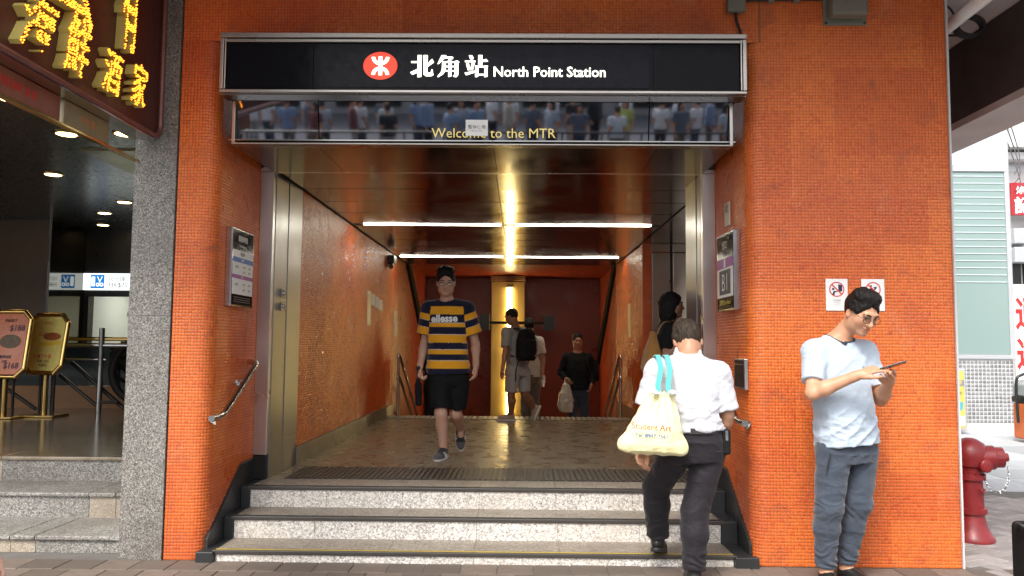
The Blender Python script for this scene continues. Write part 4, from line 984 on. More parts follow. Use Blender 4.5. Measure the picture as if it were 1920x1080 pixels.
bn = thing('litter_bin', 'orange litter bin with grey hood and black hoop at the far right edge', 'bin', (7.85, 7.1, 0))
MB().box((7.66, 6.95, .05), (8.05, 7.3, .60)).build('body', plain('orange_plastic', (.55, .12, .03), .4), bn, bevel=.03)
MB().box((7.65, 6.94, .605), (8.06, 7.31, .70)).build('lip', M['dark_metal'], bn, bevel=.02)
MB().box((7.66, 6.96, .70), (8.05, 7.3, .90)).build('hood', plain('grey_plastic', (.30, .33, .33), .4), bn, bevel=.03)
MB().tube(bez([(7.62, 7.1, .3), (7.61, 7.1, .9), (7.70, 7.1, 1.03), (7.9, 7.1, 1.05), (8.1, 7.1, 1.0), (8.1, 7.1, .3)]), .022, 10).build('hoop', M['black_paint'], bn, smooth=True)
# far white building with red shop signs
fb = thing('white_building', 'white tenement with stepped cornices at the far end of the lane', 'building', (17, 19, 0))
M['far_white'] = plain('weathered_white', (.52, .52, .52), .7, var=.12, vs=2)
MB().box((12.5, 18.4, 0), (26, 27, 14)).build('wall', M['far_white'], fb)
for z, d, h in ((7.0, .45, .22), (7.3, .7, .16), (9.2, .35, .3), (10.8, .6, .2), (5.4, .2, .12), (3.1, .25, .12)): MB().box((12.4, 18.4-d, z), (26, 18.399, z+h)).build('cornice', M['far_white'], fb, bevel=.02)
MB().box((12.5, 18.38, 6.72), (26, 18.399, 6.95)).build('shade_band', M['alu'], fb)
for k in range(4):
    for z in (8.0, 9.8, 11.4):
        wf = MB().box((13.2+2.4*k, 18.36, z), (14.6+2.4*k, 18.399, z+1.0)).build('window', M['alu'], fb)
        MB().box((13.28+2.4*k, 18.345, z+.08), (14.52+2.4*k, 18.359, z+.92)).build('pane', M['green_glass'], wf)
MB().box((13.9, 18.30, .2), (17, 18.399, 3.0)).build('shopfront', M['white_paint'], fb)
for k in range(2): MB().box((14.3+.05, 17.9, 4.5-.55*k), (14.9, 18.35, 4.95-.55*k)).build('air_conditioner', M['alu'], fb, bevel=.03)
for x in (13.1, 15.9): MB().tube([(x, 18.33, .3), (x, 18.33, 13.5)], .06, 8).build('drain_pipe', M['alu'], fb)
for k in range(3): MB().box((14.25+.6*k, 18.30, 3.35), (14.75+.6*k, 18.399, 4.35)).build('window', M['dark_metal'], fb)
for k in range(5): MB().box((13.0, 18.36, 8.9+.0+.35*k), (25.9, 18.397, 8.93+.35*k)).build('moulding', M['alu'], fb)
wr_ = MB()
for q in range(3): wr_.tube(bez([(8.6, 9.0, 6.3-.3*q), (11.5, 13, 5.9-.3*q), (14.6, 18.2, 6.6-.25*q)], 6), .012, 5)
tag(wr_.build('overhead_wires', M['black_paint'], kind='stuff'), 'thin black wires strung across the lane', 'wires')
r1 = thing('red_shop_sign', 'red shop sign with white characters on the far white building', 'sign', (15, 17.9, 5.3))
MB().box((14.28, 17.85, 5.33), (15.9, 17.95, 6.28)).build('board', plain('red_board', (.42, .02, .03), .5), r1)
fit_text('燒臘', (14.66, 17.848, 6.06), X_, Z_, M['white_ink'], r1, h=.24, bold=.02)
fit_text('記', (14.60, 17.848, 5.62), X_, Z_, M['white_ink'], r1, h=.50, bold=.03)
r2_ = thing('white_banner', 'white upright banner with big red characters at the far end of the lane', 'banner', (14.7, 17.9, .6))
MB().box((14.26, 17.86, .55), (15.5, 17.93, 3.3)).build('board', M['white_paint'], r2_)
for ch_, z in (('通', 2.45), ('達', 1.30)): fit_text(ch_, (14.62, 17.858, z), X_, Z_, M['red_ink'], r2_, h=.95, w=.72, bold=.03)
# suitcase at the right edge of the frame
sc = thing('black_suitcase', 'black wheeled suitcase cut by the right edge of the picture', 'suitcase', (2.86, -1.0, 0))
MB().box((2.615, -1.12, .05), (2.98, -.88, .50)).build('shell', M['matte_black'], sc, bevel=.03, seg=3)
MB().box((2.63, -1.125, .30), (2.965, -1.118, .315)).build('zip_seam', M['dark_metal'], sc)
MB().tube(bez([(2.70, -1.0, .49), (2.70, -1.0, .95), (2.74, -1.0, 1.0), (2.86, -1.0, 1.0), (2.90, -1.0, .95), (2.90, -1.0, .49)], 5), .010, 8).build('pull_handle', M['dark_metal'], sc, smooth=True)
MB().tube(bez([(2.635, -1.06, .47), (2.590, -1.05, .50), (2.585, -1.0, .505), (2.63, -.96, .47)], 5), .008, 8).build('side_strap', M['rubber'], sc, smooth=True)
for x in (2.66, 2.93):
    for y in (-1.09, -.91): MB().tube([(x-.012, y, .027), (x+.012, y, .027)], .026, 12).build('wheel', M['rubber'], sc)
sc.location.x += .03
# across the street, behind the camera: what the glass display panel mirrors
MB().box((-60, -30, -.16), (60, -14.5, -.005)).build('far_pavement', plain('dark_paving', (.13, .13, .14), .85), kind='structure')
ob = thing('street_building', 'grey shop building across the street', 'building', (0, -31, 0))
MB().box((-30, -34, 0), (30, -29.5, 8)).build('wall', plain('opposite_wall', (.36, .35, .34), .8, var=.2), ob)
for k in range(14):
    f0 = MB().box((-28+4*k, -29.5, .3), (-25.2+4*k, -29.42, 3.0)).build('shop_window', M['dark_metal'], ob)
    MB().box((-27.9+4*k, -29.42, 3.1), (-25.3+4*k, -29.3, 3.9)).build('fascia', [M['blue_ink'], M['red_ink'], M['far_white'], M['yellow_ink']][k % 4], ob)
rg_ = thing('roadside_railing', 'grey metal railing along the opposite kerb', 'railing', (0, -15, 0))
for z in (.25, 1.0): MB().tube([(-12, -15, z), (12, -15, z)], .03, 8).build('bar', M['dark_metal'], rg_)
for k in range(25): MB().tube([(-12+k, -15, 0), (-12+k, -15, 1.0)], .025, 6).build('post', M['dark_metal'], rg_)
# =================================================================== PEOPLE
def _hash(i, j, k):
    h = (i*374761393+j*668265263+k*1274126177) & 0x7fffffff
    h = ((h ^ (h >> 13))*1103515245) & 0x7fffffff
    return ((h ^ (h >> 16)) & 0xffff)/65535.*2-1
def vnoise(P):
    """smooth value noise in [-1,1] at points (n,3)"""
    I = np.floor(P).astype(np.int64); f = P-I; f = f*f*f*(f*(f*6-15)+10); r = 0
    for a in (0, 1):
        for b in (0, 1):
            for c in (0, 1):
                wgt = (f[:, 0] if a else 1-f[:, 0])*(f[:, 1] if b else 1-f[:, 1])*(f[:, 2] if c else 1-f[:, 2])
                r = r+wgt*_hash(I[:, 0]+a, I[:, 1]+b, I[:, 2]+c)
    return r
def A3(v): return np.array(v, float)
def nrm(v):
    v = A3(v); return v/np.linalg.norm(v)
class SDF:
    """signed distance grid built from smoothly joined shapes; surface() meshes it (surface nets)"""
    def __init__(s, lo, hi, h):
        s.h = h; s.lo = A3(lo)-3*h; s.n = np.ceil((A3(hi)-A3(lo))/h).astype(int)+7; s.d = np.full(s.n, 1., np.float32)
    def _reg(s, lo, hi):
        a = np.clip(np.floor((A3(lo)-s.lo)/s.h).astype(int), 0, s.n); b = np.clip(np.ceil((A3(hi)-s.lo)/s.h).astype(int)+1, 0, s.n)
        if np.any(b <= a): return None
        ax = [(s.lo[i]+s.h*np.arange(a[i], b[i])).astype(np.float32) for i in range(3)]
        return tuple(slice(a[i], b[i]) for i in range(3)), ax[0][:, None, None], ax[1][None, :, None], ax[2][None, None, :]
    def add(s, prim, k=.02, sub=False):
        fn, lo, hi = prim; mrg = max(k*1.2, 3*s.h)
        r = s._reg(A3(lo)-mrg, A3(hi)+mrg)
        if r is None: return s
        sl, X, Y, Z = r; dn = fn(X, Y, Z); d = s.d[sl]
        if sub:
            d = -d; hh = np.clip(.5+.5*(d-dn)/k, 0, 1); s.d[sl] = -(d*(1-hh)+dn*hh-k*hh*(1-hh))
        else:
            hh = np.clip(.5+.5*(d-dn)/k, 0, 1); s.d[sl] = d*(1-hh)+dn*hh-k*hh*(1-hh)
        return s
    def clip(s, n, c, k=0., rag=0.):
        """keep n.p < c (k rounds the edge, rag makes it uneven)"""
        X = s.lo[0]+s.h*np.arange(s.n[0]); Y = s.lo[1]+s.h*np.arange(s.n[1]); Z = s.lo[2]+s.h*np.arange(s.n[2])
        p = (n[0]*X[:, None, None]+n[1]*Y[None, :, None]+n[2]*Z[None, None, :]-c).astype(np.float32)
        if rag:
            G = np.stack(np.meshgrid(X, Y, Z, indexing='ij'), -1).reshape(-1, 3); p = p+(rag*vnoise(G*70)).reshape(p.shape).astype(np.float32)
        if k:
            hh = np.clip(.5-.5*(p-s.d)/k, 0, 1); s.d = p*(1-hh)+s.d*hh+k*hh*(1-hh)
        else: s.d = np.maximum(s.d, p)
        return s
    def surface(s):
        d = s.d; ins = d < 0; nx, ny, nz = d.shape
        cnt = np.zeros((nx-1, ny-1, nz-1), np.int8)
        for a in (0, 1):
            for b in (0, 1):
                for c in (0, 1): cnt += ins[a:nx-1+a, b:ny-1+b, c:nz-1+c]
        act = np.argwhere((cnt > 0) & (cnt < 8)); i, j, k = act.T
        cor = np.array([(a, b, c) for a in (0, 1) for b in (0, 1) for c in (0, 1)])
        val = np.stack([d[i+a, j+b, k+c] for a, b, c in cor], 1)
        acc = np.zeros((len(act), 3)); num = np.zeros(len(act))
        for p in range(8):
            for q in range(p+1, 8):
                if np.abs(cor[p]-cor[q]).sum() != 1: continue
                m_ = (val[:, p] < 0) != (val[:, q] < 0)
                t = np.where(m_, val[:, p]/(val[:, p]-val[:, q]+1e-12), 0)
                acc += m_[:, None]*(cor[p]+t[:, None]*(cor[q]-cor[p])); num += m_
        V = s.lo+s.h*(act+acc/num[:, None])
        idx = np.full(cnt.shape, -1, np.int32); idx[i, j, k] = np.arange(len(act)); F = []
        for ax in range(3):
            o = [(1, 2), (2, 0), (0, 1)][ax]
            sa = [slice(None)]*3; sb = [slice(None)]*3; sa[ax] = slice(0, -1); sb[ax] = slice(1, None)
            A_, B_ = ins[tuple(sa)], ins[tuple(sb)]
            e = np.argwhere(A_ != B_); ok = np.all((e[:, list(o)] > 0), 1) & (e[:, o[0]] < d.shape[o[0]]-1) & (e[:, o[1]] < d.shape[o[1]]-1); e = e[ok]
            u = np.zeros(3, int); v = np.zeros(3, int); u[o[0]] = 1; v[o[1]] = 1
            q = [e-u-v, e-v, e, e-u]; q = np.stack([idx[tuple(x.T)] for x in q], 1)
            fl = A_[tuple(e.T)]; q[~fl] = q[~fl][:, ::-1]; F.append(q)
        return V, np.concatenate(F)
    def normal(s, V):
        g = (V-s.lo)/s.h; i = np.clip(g.astype(int), 1, s.n-3); N = np.zeros_like(V)
        for a in range(3):
            u = np.zeros(3, int); u[a] = 1; N[:, a] = s.d[tuple((i+u).T)]-s.d[tuple((i-u).T)]
        return N/(np.linalg.norm(N, axis=1)[:, None]+1e-9)
def cone(a, b, ra, rb=None):
    a, b = A3(a), A3(b); rb = ra if rb is None else rb; ab = b-a; L = max(ab@ab, 1e-9)
    def fn(X, Y, Z):
        t = np.clip(((X-a[0])*ab[0]+(Y-a[1])*ab[1]+(Z-a[2])*ab[2])/L, 0, 1)
        return np.sqrt((X-a[0]-t*ab[0])**2+(Y-a[1]-t*ab[1])**2+(Z-a[2]-t*ab[2])**2)-(ra+(rb-ra)*t)
    r = max(ra, rb); return fn, np.minimum(a, b)-r, np.maximum(a, b)+r
def ell(c, r, R=None):
    c, r = A3(c), A3(r); R = np.eye(3) if R is None else np.array(R)     # rows: local axes
    def fn(X, Y, Z):
        x, y, z = X-c[0], Y-c[1], Z-c[2]
        q = [(x*R[i][0]+y*R[i][1]+z*R[i][2])/r[i] for i in range(3)]
        k0 = np.sqrt(q[0]**2+q[1]**2+q[2]**2); k1 = np.sqrt((q[0]/r[0])**2+(q[1]/r[1])**2+(q[2]/r[2])**2)+1e-6
        return k0*(k0-1)/k1
    m_ = np.abs(R.T*r).sum(1) if R is not None else r; return fn, c-m_, c+m_
def loft(o, up, secs, rights, fwds, pw=2.3):
    """stack of ovals along up: secs = [(u, side offset, fwd offset, rx, ry)]; axes blend from first to last"""
    o, up = A3(o), nrm(up); S_ = np.array(secs, float); u0, u1 = S_[0, 0], S_[-1, 0]
    def fn(X, Y, Z):
        x, y, z = X-o[0], Y-o[1], Z-o[2]; u = x*up[0]+y*up[1]+z*up[2]; t = np.clip((u-u0)/(u1-u0), 0, 1)
        R = [rights[0][i]*(1-t)+rights[1][i]*t for i in range(3)]; Fd = [fwds[0][i]*(1-t)+fwds[1][i]*t for i in range(3)]
        ip = lambda c: np.interp(u, S_[:, 0], S_[:, c])
        a = x*R[0]+y*R[1]+z*R[2]-ip(1); b = x*Fd[0]+y*Fd[1]+z*Fd[2]-ip(2); rx, ry = ip(3), ip(4)
        q = (np.abs(a/rx)**pw+np.abs(b/ry)**pw)**(1/pw); d = (q-1)*np.minimum(rx, ry)
        e = np.maximum(u0-u, u-u1); return np.where(e > 0, np.sqrt(np.maximum(d, 0)**2+e**2)+np.minimum(d, 0)*0, np.maximum(d, e)).astype(np.float32)
    r = S_[:, 3:5].max()+np.abs(S_[:, 1:3]).max(); a, b = o+up*u0, o+up*u1
    return fn, np.minimum(a, b)-r, np.maximum(a, b)+r
def sdf_mesh(sd, name, mat, parent, disp=None, color=None, kind=None, label=None):
    V, F = sd.surface()
    if disp is not None: V = V+sd.normal(V)*disp(V)[:, None]
    off = A3(origin(parent)) if parent is not None else 0
    me = np_mesh(name, V-off, F); o = link(name, me, mat, parent, world=False, smooth=True, kind=kind, label=label)
    if color is not None:
        c = np.ones((len(V), 4), np.float32); c[:, :3] = color(V); at_ = me.attributes.new('tint', 'FLOAT_COLOR', 'POINT'); at_.data.foreach_set('color', c.ravel())
    return o

# ---- cloth, skin and hair
def cloth(name, col, rough=.85, weave=900, bs=.22, var=.10, attr=False, sheen=.25, crease=.45):
    t = NT(name); base = t.attr('tint', 'Color') if attr else col
    f = t.noise(11, 5, .6)
    c = t.mix(base, t.mix(base, (.5, .5, .5), .75, 'MULTIPLY'), t.ramp(f, [(.4, 0.), (.8, var*3)]))
    t.set(Base_Color=c, Roughness=rough, Sheen_Weight=sheen, Specular_IOR_Level=.2); t.bump(t.noise(weave, 2), bs, .0012)
    b2 = t.n('Bump'); b2.inputs['Strength'].default_value = crease; b2.inputs['Distance'].default_value = .012; t.l(t.noise(16, 3, .5, t.mapped((1, 1, 1.5)), 1.6), b2.inputs['Height'])
    b1 = [n for n in t.t.nodes if n.type == 'BUMP' and n != b2][0]; t.l(b2.outputs[0], b1.inputs['Normal']); return t.m
def skin_mat():
    t = NT('skin'); c = t.attr('tint', 'Color'); f = t.noise(34, 4)
    c = t.mix(c, t.mix(c, (.82, .62, .55), 1.0, 'MULTIPLY'), t.ramp(f, [(.4, 0.), (.8, .45)]))
    t.set(Base_Color=c, Roughness=.48, Subsurface_Weight=.12, Subsurface_Radius=(.012, .004, .002), Subsurface_Scale=1.0, Specular_IOR_Level=.4)
    t.bump(t.noise(320, 3), .12, .001); return t.m
def hair_mat(name, col, rough=.55):
    t = NT(name); f = t.noise(9, 4, .7, t.mapped((12, 12, 2.2)), .4)
    c = t.mix(tuple(x*.40 for x in col), tuple(x*2.0 for x in col), t.ramp(f, [(.32, 0.), (.68, 1.)])); t.set(Base_Color=c, Roughness=rough, Specular_IOR_Level=.22); t.bump(f, .8, .008); return t.m
M['skin'] = skin_mat()
M['hair'] = hair_mat('black_hair', (.0065, .0055, .005)); M['hair_grey'] = hair_mat('brown_grey_hair', (.034, .024, .017), .6)
M['eye'] = plain('eye_white', (.62, .58, .54), .2, var=.03); M['iris'] = plain('dark_iris', (.02, .012, .008), .15); M['brow'] = plain('eyebrow', (.016, .012, .010), .7)
M['lens'] = None
t = NT('spectacle_lens'); tr_ = t.n('BsdfTransparent'); gl_ = t.n('BsdfGlossy'); gl_.inputs['Roughness'].default_value = .05; mx = t.n('MixShader'); mx.inputs[0].default_value = .03
t.l(tr_.outputs[0], mx.inputs[1]); t.l(gl_.outputs[0], mx.inputs[2]); t.l(mx.outputs[0], t.out.inputs[0]); M['lens'] = t.m
SK = (.53, .285, .172); SK_TAN = (.37, .195, .115); SK_DK = (.30, .15, .085)

def hand(sd, W, d, n, s, curl=(.5, .6, .7, .8), thumb=(.5, .5), sc=1., seg_bend=(1., 1.1, .8)):
    """hand from wrist W: d towards the knuckles, n palm normal, s thumb side"""
    W, d = A3(W), nrm(d); n = A3(n); n = nrm(n-d*(n@d)); s = A3(s); s = nrm(s-d*(s@d)-n*(s@n))
    kn = []
    for i, x in enumerate((.030, .010, -.011, -.031)):
        k_ = W+d*sc*(.088-.004*abs(i-1.2))+s*x*sc-n*.002; kn.append(k_)
        sd.add(cone(W+d*.012+s*x*.62*sc, k_, .0125*sc, .0105*sc), .012)
    sd.add(cone(W-d*.03, W+d*.02, .026*sc, .024*sc), .02)
    for i, (k_, L) in enumerate(zip(kn, (.043, .048, .044, .034))):
        p = k_; a = 0.; L0 = L*sc; ss = s*(.06-.045*i)
        for j, (f_, r0, r1) in enumerate(((1., .0098, .0090), (.64, .0090, .0082), (.54, .0082, .0070))):
            a += curl[i]*seg_bend[j]; dr = nrm(d*math.cos(a)+n*math.sin(a)+ss*(1 if j == 0 else .5)); q = p+dr*L0*f_
            sd.add(cone(p, q, r0*sc, r1*sc), .004); p = q
    p = W+d*.022*sc+s*.024*sc+n*.008; a = thumb[0]
    for j, (L, r0, r1) in enumerate(((.042, .0150, .0115), (.034, .0112, .0100), (.027, .0100, .0080))):
        b = a-thumb[1]*j*.7; dr = nrm(d*math.cos(b)+s*math.sin(b)+n*(.35+.25*j)*thumb[1]); q = p+dr*L*sc; sd.add(cone(p, q, r0*sc, r1*sc), .008); p = q

def person(label, J, fwd, hf, hu=(0, 0, 1), h=.006, skin=SK, hair='short', hairmat='hair', hs=1., build=1., belly=0., top=None, bottom=None, shoes=None,
           hands=None, floor=0., toe=None, glasses=False, group=None, lean_k=0., root=None, stub=.0, face_detail=True, name='person', extra_hair=None, nape=-.07):
    J = {k: A3(v) for k, v in J.items()}; F0 = nrm((fwd[0], fwd[1], 0))
    loc = root if root is not None else (float(J['pv'][0]), float(J['pv'][1]), floor)
    rt_ = thing(name, label, 'person', loc, group)
    up_ = nrm(J['nb']-J['pv']); L = np.linalg.norm(J['nb']-J['pv'])
    Rs = nrm(J['shR']-J['shL']); Rp = nrm(J['hipR']-J['hipL']); Rs = nrm(Rs-up_*(Rs@up_)); Rp = nrm(Rp-up_*(Rp@up_))
    Fs, Fp = np.cross(up_, Rs), np.cross(up_, Rp)
    w_ = build
    torso = [(-.17*L, 0, -.005, .125*w_, .095*w_), (0, 0, -.008, .165*w_, .112*w_+belly*.5), (.28*L, 0, belly*.5, .146*w_, .100*w_+belly), (.55*L, 0, .005, .160*w_, .108*w_+belly*.5), (.78*L, 0, 0, .165*w_, .100*w_), (.90*L, 0, -.005, .125*w_, .078*w_), (1.0*L, 0, 0, .060, .058)]
    allp = np.array(list(J.values())); pad = .27
    lo, hi = allp.min(0)-pad, allp.max(0)+pad; lo[2] = max(lo[2], floor-.03); 
    # ---------------- body
    sd = SDF(lo, hi, h)
    sd.add(loft(J['pv'], up_, torso, (Rp, Rs), (Fp, Fs)), .02)
    for s in 'RL':
        sh, el, wr = J['sh'+s], J['el'+s], J['wr'+s]
        sd.add(cone(J['nb']-up_*.035, sh, .058, .056*w_), .04); sd.add(cone(sh, el, .050*w_, .038*w_), .03)
        m_ = el+(wr-el)*.28; sd.add(cone(el, m_, .038*w_, .041*w_), .02); sd.add(cone(m_, wr, .041*w_, .025*w_), .02)
        hp, kn, an = J['hip'+s], J['kn'+s], J['an'+s]
        sd.add(cone(hp, kn, .084*w_, .053*w_), .03)
        bk_ = -F0*.018; cm = kn+(an-kn)*.32+bk_; sd.add(cone(kn, cm, .050*w_, .055*w_), .03); sd.add(cone(cm, an, .055*w_, .033), .03); sd.add(cone(kn+F0*.008, an, .045, .032), .03)
        td = nrm(toe[s]) if toe and s in toe else F0
        sd.add(cone(an, an+td*.06-np.array((0, 0, .03)), .034, .03), .02)
    # head frame
    hf = nrm(hf); hu = nrm(A3(hu)-hf*(A3(hu)@hf)); hr = np.cross(hf, hu); H = np.array((hr, hf, hu)); hc = J['hc']
    def hp_(x, y, z): return hc+(hr*x+hf*y+hu*z)*hs
    def he(c, r, k=.02, sub=False): sd.add(ell(hp_(*c), A3(r)*hs, H), k, sub)
    def hcn(a, b, ra, rb, k=.01, sub=False): sd.add(cone(hp_(*a), hp_(*b), ra*hs, rb*hs), k, sub)
    sd.add(cone(J['nb']-up_*.02, hp_(0, -.022, -.055), .058, .054), .03)
    he((0, -.012, .028), (.074, .094, .086)); he((0, .022, -.035), (.062, .070, .082), .03); he((0, .066, -.092), (.028, .026, .020), .03)
    for s in (-1, 1):
        he((s*.040, .052, -.022), (.027, .030, .028), .025); he((s*.048, .012, -.062), (.018, .040, .03), .03)
        he((s*.031, .098, .006), (.018, .014, .011), .012, True)
        he((s*.076, -.008, -.012), (.009, .018, .031), .006); he((s*.084, .002, -.006), (.006, .010, .018), .006, True)
    hcn((-.038, .082, .026), (.038, .082, .026), .011, .011, .02); hcn((0, .088, .014), (0, .108, -.026), .008, .0135, .010)
    for s in (-1, 1): he((s*.013, .098, -.028), (.009, .010, .008), .008)
    he((0, .090, -.052), (.025, .010, .0065), .006); he((0, .088, -.065), (.021, .010, .0075), .006); hcn((-.022, .100, -.0585), (.022, .100, -.0585), .0025, .0025, .004, True)
    hd = hands or {}
    for s in 'RL':
        g = hd.get(s, {}); d_ = nrm(A3(g.get('d', J['wr'+s]-J['el'+s])))
        n_ = A3(g.get('n', (Rs if s == 'L' else -Rs))); sg_ = A3(g.get('s', F0))
        hand(sd, J['wr'+s], d_, n_, sg_, g.get('curl', (.35, .42, .48, .55)), g.get('thumb', (.45, .4)), .98*w_**.3)
    lip = hp_(0, .100, -.058); ck = [hp_(s*.045, .075, -.025) for s in (-1, 1)]; chin = hp_(0, .075, -.085)
    def tint(V):
        c = np.tile(A3(skin), (len(V), 1))
        q = (V-lip)@H.T/np.array((.026, .02, .0115))/hs; m_ = np.exp(-np.clip((q**2).sum(1), 0, 20)*1.2)[:, None]; c = c*(1-m_)+m_*A3(skin)*np.array((.80, .50, .50))
        for p in ck: m_ = np.exp(-((V-p)**2).sum(1)/(.026**2))[:, None]*.35; c = c*(1-m_)+m_*A3(skin)*np.array((1.05, .78, .75))
        m_ = np.exp(-((V-chin)**2).sum(1)/(.032**2))[:, None]*.25; c = c*(1-m_)+m_*A3(skin)*np.array((.72, .74, .78))
        for s in 'RL':
            m_ = np.exp(-((V-J['wr'+s]-.12*nrm(J['wr'+s]-J['el'+s]))**2).sum(1)/(.07**2))[:, None]*.3; c = c*(1-m_)+m_*A3(skin)*np.array((1.05, .82, .78))
        return c
    sdf_mesh(sd, 'body', M['skin'], rt_, None, tint)
    if face_detail:
        for s in (-1, 1):
            e = MB().lathe(hp_(s*.0305, .0790, .0065), [(.0001, -.009), (.006, -.007), (.009, 0), (.006, .007), (.0001, .009)], 10).build('eye', M['eye'], rt_, smooth=True)
            c0 = hp_(s*.0305, .0872, .0045); MB().lathe(c0, [(.0052, 0), (.004, .0012), (.0001, .0018)], 10, tuple(hf)).build('iris', M['iris'], e)
            MB().tube([hp_(s*.013, .0945, .0105), hp_(s*.031, .0935, .0135), hp_(s*.047, .082, .0085)], [.0018, .0028, .0016], 6).build('eyelid', M['brow'], e)
            MB().tube([hp_(s*.012, .0985, .026), hp_(s*.032, .0965, .033), hp_(s*.054, .078, .027)], [.0030, .0042, .0018], 6).build('eyebrow', M['brow'], rt_)
    # ---------------- hair
    hl = hp_(0, 0, 0); sh_ = SDF(hl-.22, hl+.2, max(h*.8, .005)) if hair != 'bob' else SDF(hl-np.array((.2, .2, .34)), hl+.2, max(h*.8, .006))
    def hh_(c, r, k=.02, sub=False): sh_.add(ell(hp_(*c), A3(r)*hs, H), k, sub)
    if hair in ('short', 'quiff', 'crop', 'balding'):
        ad = {'short': .0095, 'quiff': .0095, 'crop': .007, 'balding': .007}[hair]
        hh_((0, -.014, .028), (.074+ad, .094+ad, .086+ad))
        if hair in ('short', 'quiff'): hh_((0, -.010, .098), (.070, .070, .030), .03)
        if hair == 'quiff': hh_((-.010, .000, .108), (.060, .056, .026), .03); hh_((.03, -.008, .112), (.045, .05, .022), .03)
        n_ = nrm(hf*.86-hu*.51); c_ = hp_(0, .086, .064)@n_; sh_.clip(n_, c_, .016, .015)
        sh_.clip(-hu, -(hp_(0, 0, nape-.008)@hu), .022, .006); 
        for s in (-1, 1): hh_((s*.084, .012, -.020), (.022, .034, .036), .008, True)
        hh_((0, .088, -.02), (.067, .058, .088), .012, True)
    elif hair == 'bob':
        hh_((0, -.014, .030), (.092, .112, .104)); hh_((0, -.030, -.07), (.098, .090, .13), .04)
        hh_((0, .098, -.045), (.062, .066, .115), .012, True); hh_((0, .105, -.16), (.10, .10, .08), .012, True)
        sh_.clip(-hu, -(hp_(0, 0, -.165)@hu))
    for p in (extra_hair or []): hh_(*p)
    hgr = lambda V: .0050*vnoise(((V-hc)@H.T)*np.array((95, 26, 40)))+.0022*vnoise(((V-hc)@H.T)*np.array((210, 60, 90)))
    sdf_mesh(sh_, 'hair', M[hairmat], rt_, hgr)
    # ---------------- top
    parts = {'root': rt_, 'H': hp_, 'up': up_, 'F': F0, 'Fs': Fs, 'Rs': Rs, 'L': L}
    tp = top; ez = tp.get('ease', .016); hem = tp.get('hem', -.10); sd = SDF(lo, hi, h); q = tp.get('flare', .0)
    secs = [(hem, 0, 0, (.168+q)*w_+ez, .114*w_+belly*.7+ez+q), (0, 0, 0, (.167+q)*w_+ez, .114*w_+belly*.7+ez+q*.6), (.28*L, 0, belly*.5, (.152+q*.5)*w_+ez, .106*w_+belly+ez), (.55*L, 0, .005, .164*w_+ez, .110*w_+belly*.5+ez), (.78*L, 0, 0, .165*w_+ez, .102*w_+ez), (.90*L, 0, -.005, .128*w_+ez*.8, .080*w_+ez), (1.005*L, 0, 0, .066, .064)]
    sd.add(loft(J['pv'], up_, secs, (Rp, Rs), (Fp, Fs)), .02)
    sl_ = tp.get('sleeve', .62); r_end = tp.get('r_end', .068); ends = {}
    for s in 'RL':
        sh, el, wr = J['sh'+s], J['el'+s], J['wr'+s]
        sd.add(cone(J['nb']-up_*.035, sh, .060+ez*.4, .056*w_+ez*.7), .04)
        if sl_ <= 1:
            e = sh+(el-sh)*sl_; sd.add(cone(sh, e, .056*w_+ez*.9, r_end), .03); ends[s] = (sh, e, nrm(el-sh))
        else:
            sd.add(cone(sh, el, .054*w_+ez, .046*w_+ez*.8), .03); e = el+(wr-el)*(sl_-1); sd.add(cone(el, e, .046*w_+ez*.8, .032*w_+ez*.6), .02); ends[s] = (el, e, nrm(wr-el))
    for s, (a, e, d_) in ends.items():      # open sleeve: flat end, hollow inside
        cap = e-d_*.004
        sd.add((lambda X, Y, Z, c=cap, d_=d_, r=r_end: np.maximum(-((X-c[0])*d_[0]+(Y-c[1])*d_[1]+(Z-c[2])*d_[2]), np.sqrt((X-c[0])**2+(Y-c[1])**2+(Z-c[2])**2)-.115).astype(np.float32), cap-.12, cap+.12), .003, True) if sl_ <= 1 else None
        if sl_ <= 1: sd.add(cone(e-d_*.05, e+d_*.03, .03, r_end-.010), .004, True)
    hu_ = -up_; sd.clip(hu_, (J['pv']+up_*hem)@hu_)
    sd.add(loft(J['pv']+up_*hem, up_, [(-.05, 0, 0, .150*w_, .100*w_+belly*.6), (.03, 0, 0, .145*w_, .095*w_+belly*.6)], (Rp, Rp), (Fp, Fp)), .004, True)
    neck = hp_(0, -.022, -.055); nd = nrm(neck-J['nb']); cut = J['nb']+nd*tp.get('neck', .012)+F0*.0
    sd.add(cone(cut+nd*.022-Fs*.0, cut+nd*.12, tp.get('neck_r', .066)+.004, .09), .008, True); 
    npr = [cone(cut+nd*.022, cut+nd*.12, tp.get('neck_r', .066)+.004, .09)]
    if tp.get('scoop', True): npr.append(ell(cut+Fs*.030-nd*.002, (.066, .050, .030), (Rs, Fs, nd))); sd.add(npr[-1], .01, True)
    parts['nd'] = lambda V: np.min([p[0](V[:, 0], V[:, 1], V[:, 2]) for p in npr], 0)
    amp = tp.get('wrinkle', .0045); sdv = A3((tp.get('seed', 1)*3.7, 1.3, 9.1))
    def fold(V):
        u = (V-J['pv'])@up_; a = (V-J['pv'])@Rs
        n1 = vnoise(np.stack([(V@Rs)*7+sdv[0]+u*5, (V@Fs)*7, u*13+a*9], 1)+sdv); n2 = vnoise(np.stack([(V@Rs)*15, (V@Fs)*15+sdv[0], u*26-a*14], 1)+sdv*2)
        r = amp*(1-2*np.abs(n1))*1.1+amp*.5*(1-2*np.abs(n2))
        low = np.exp(-((u-.10)/.14)**2); r = r*(.55+1.0*low)
        r = r+amp*.8*low*np.sin(u*95+a*16*np.sign(a)+2.5*n1)*(.5+.5*n2)
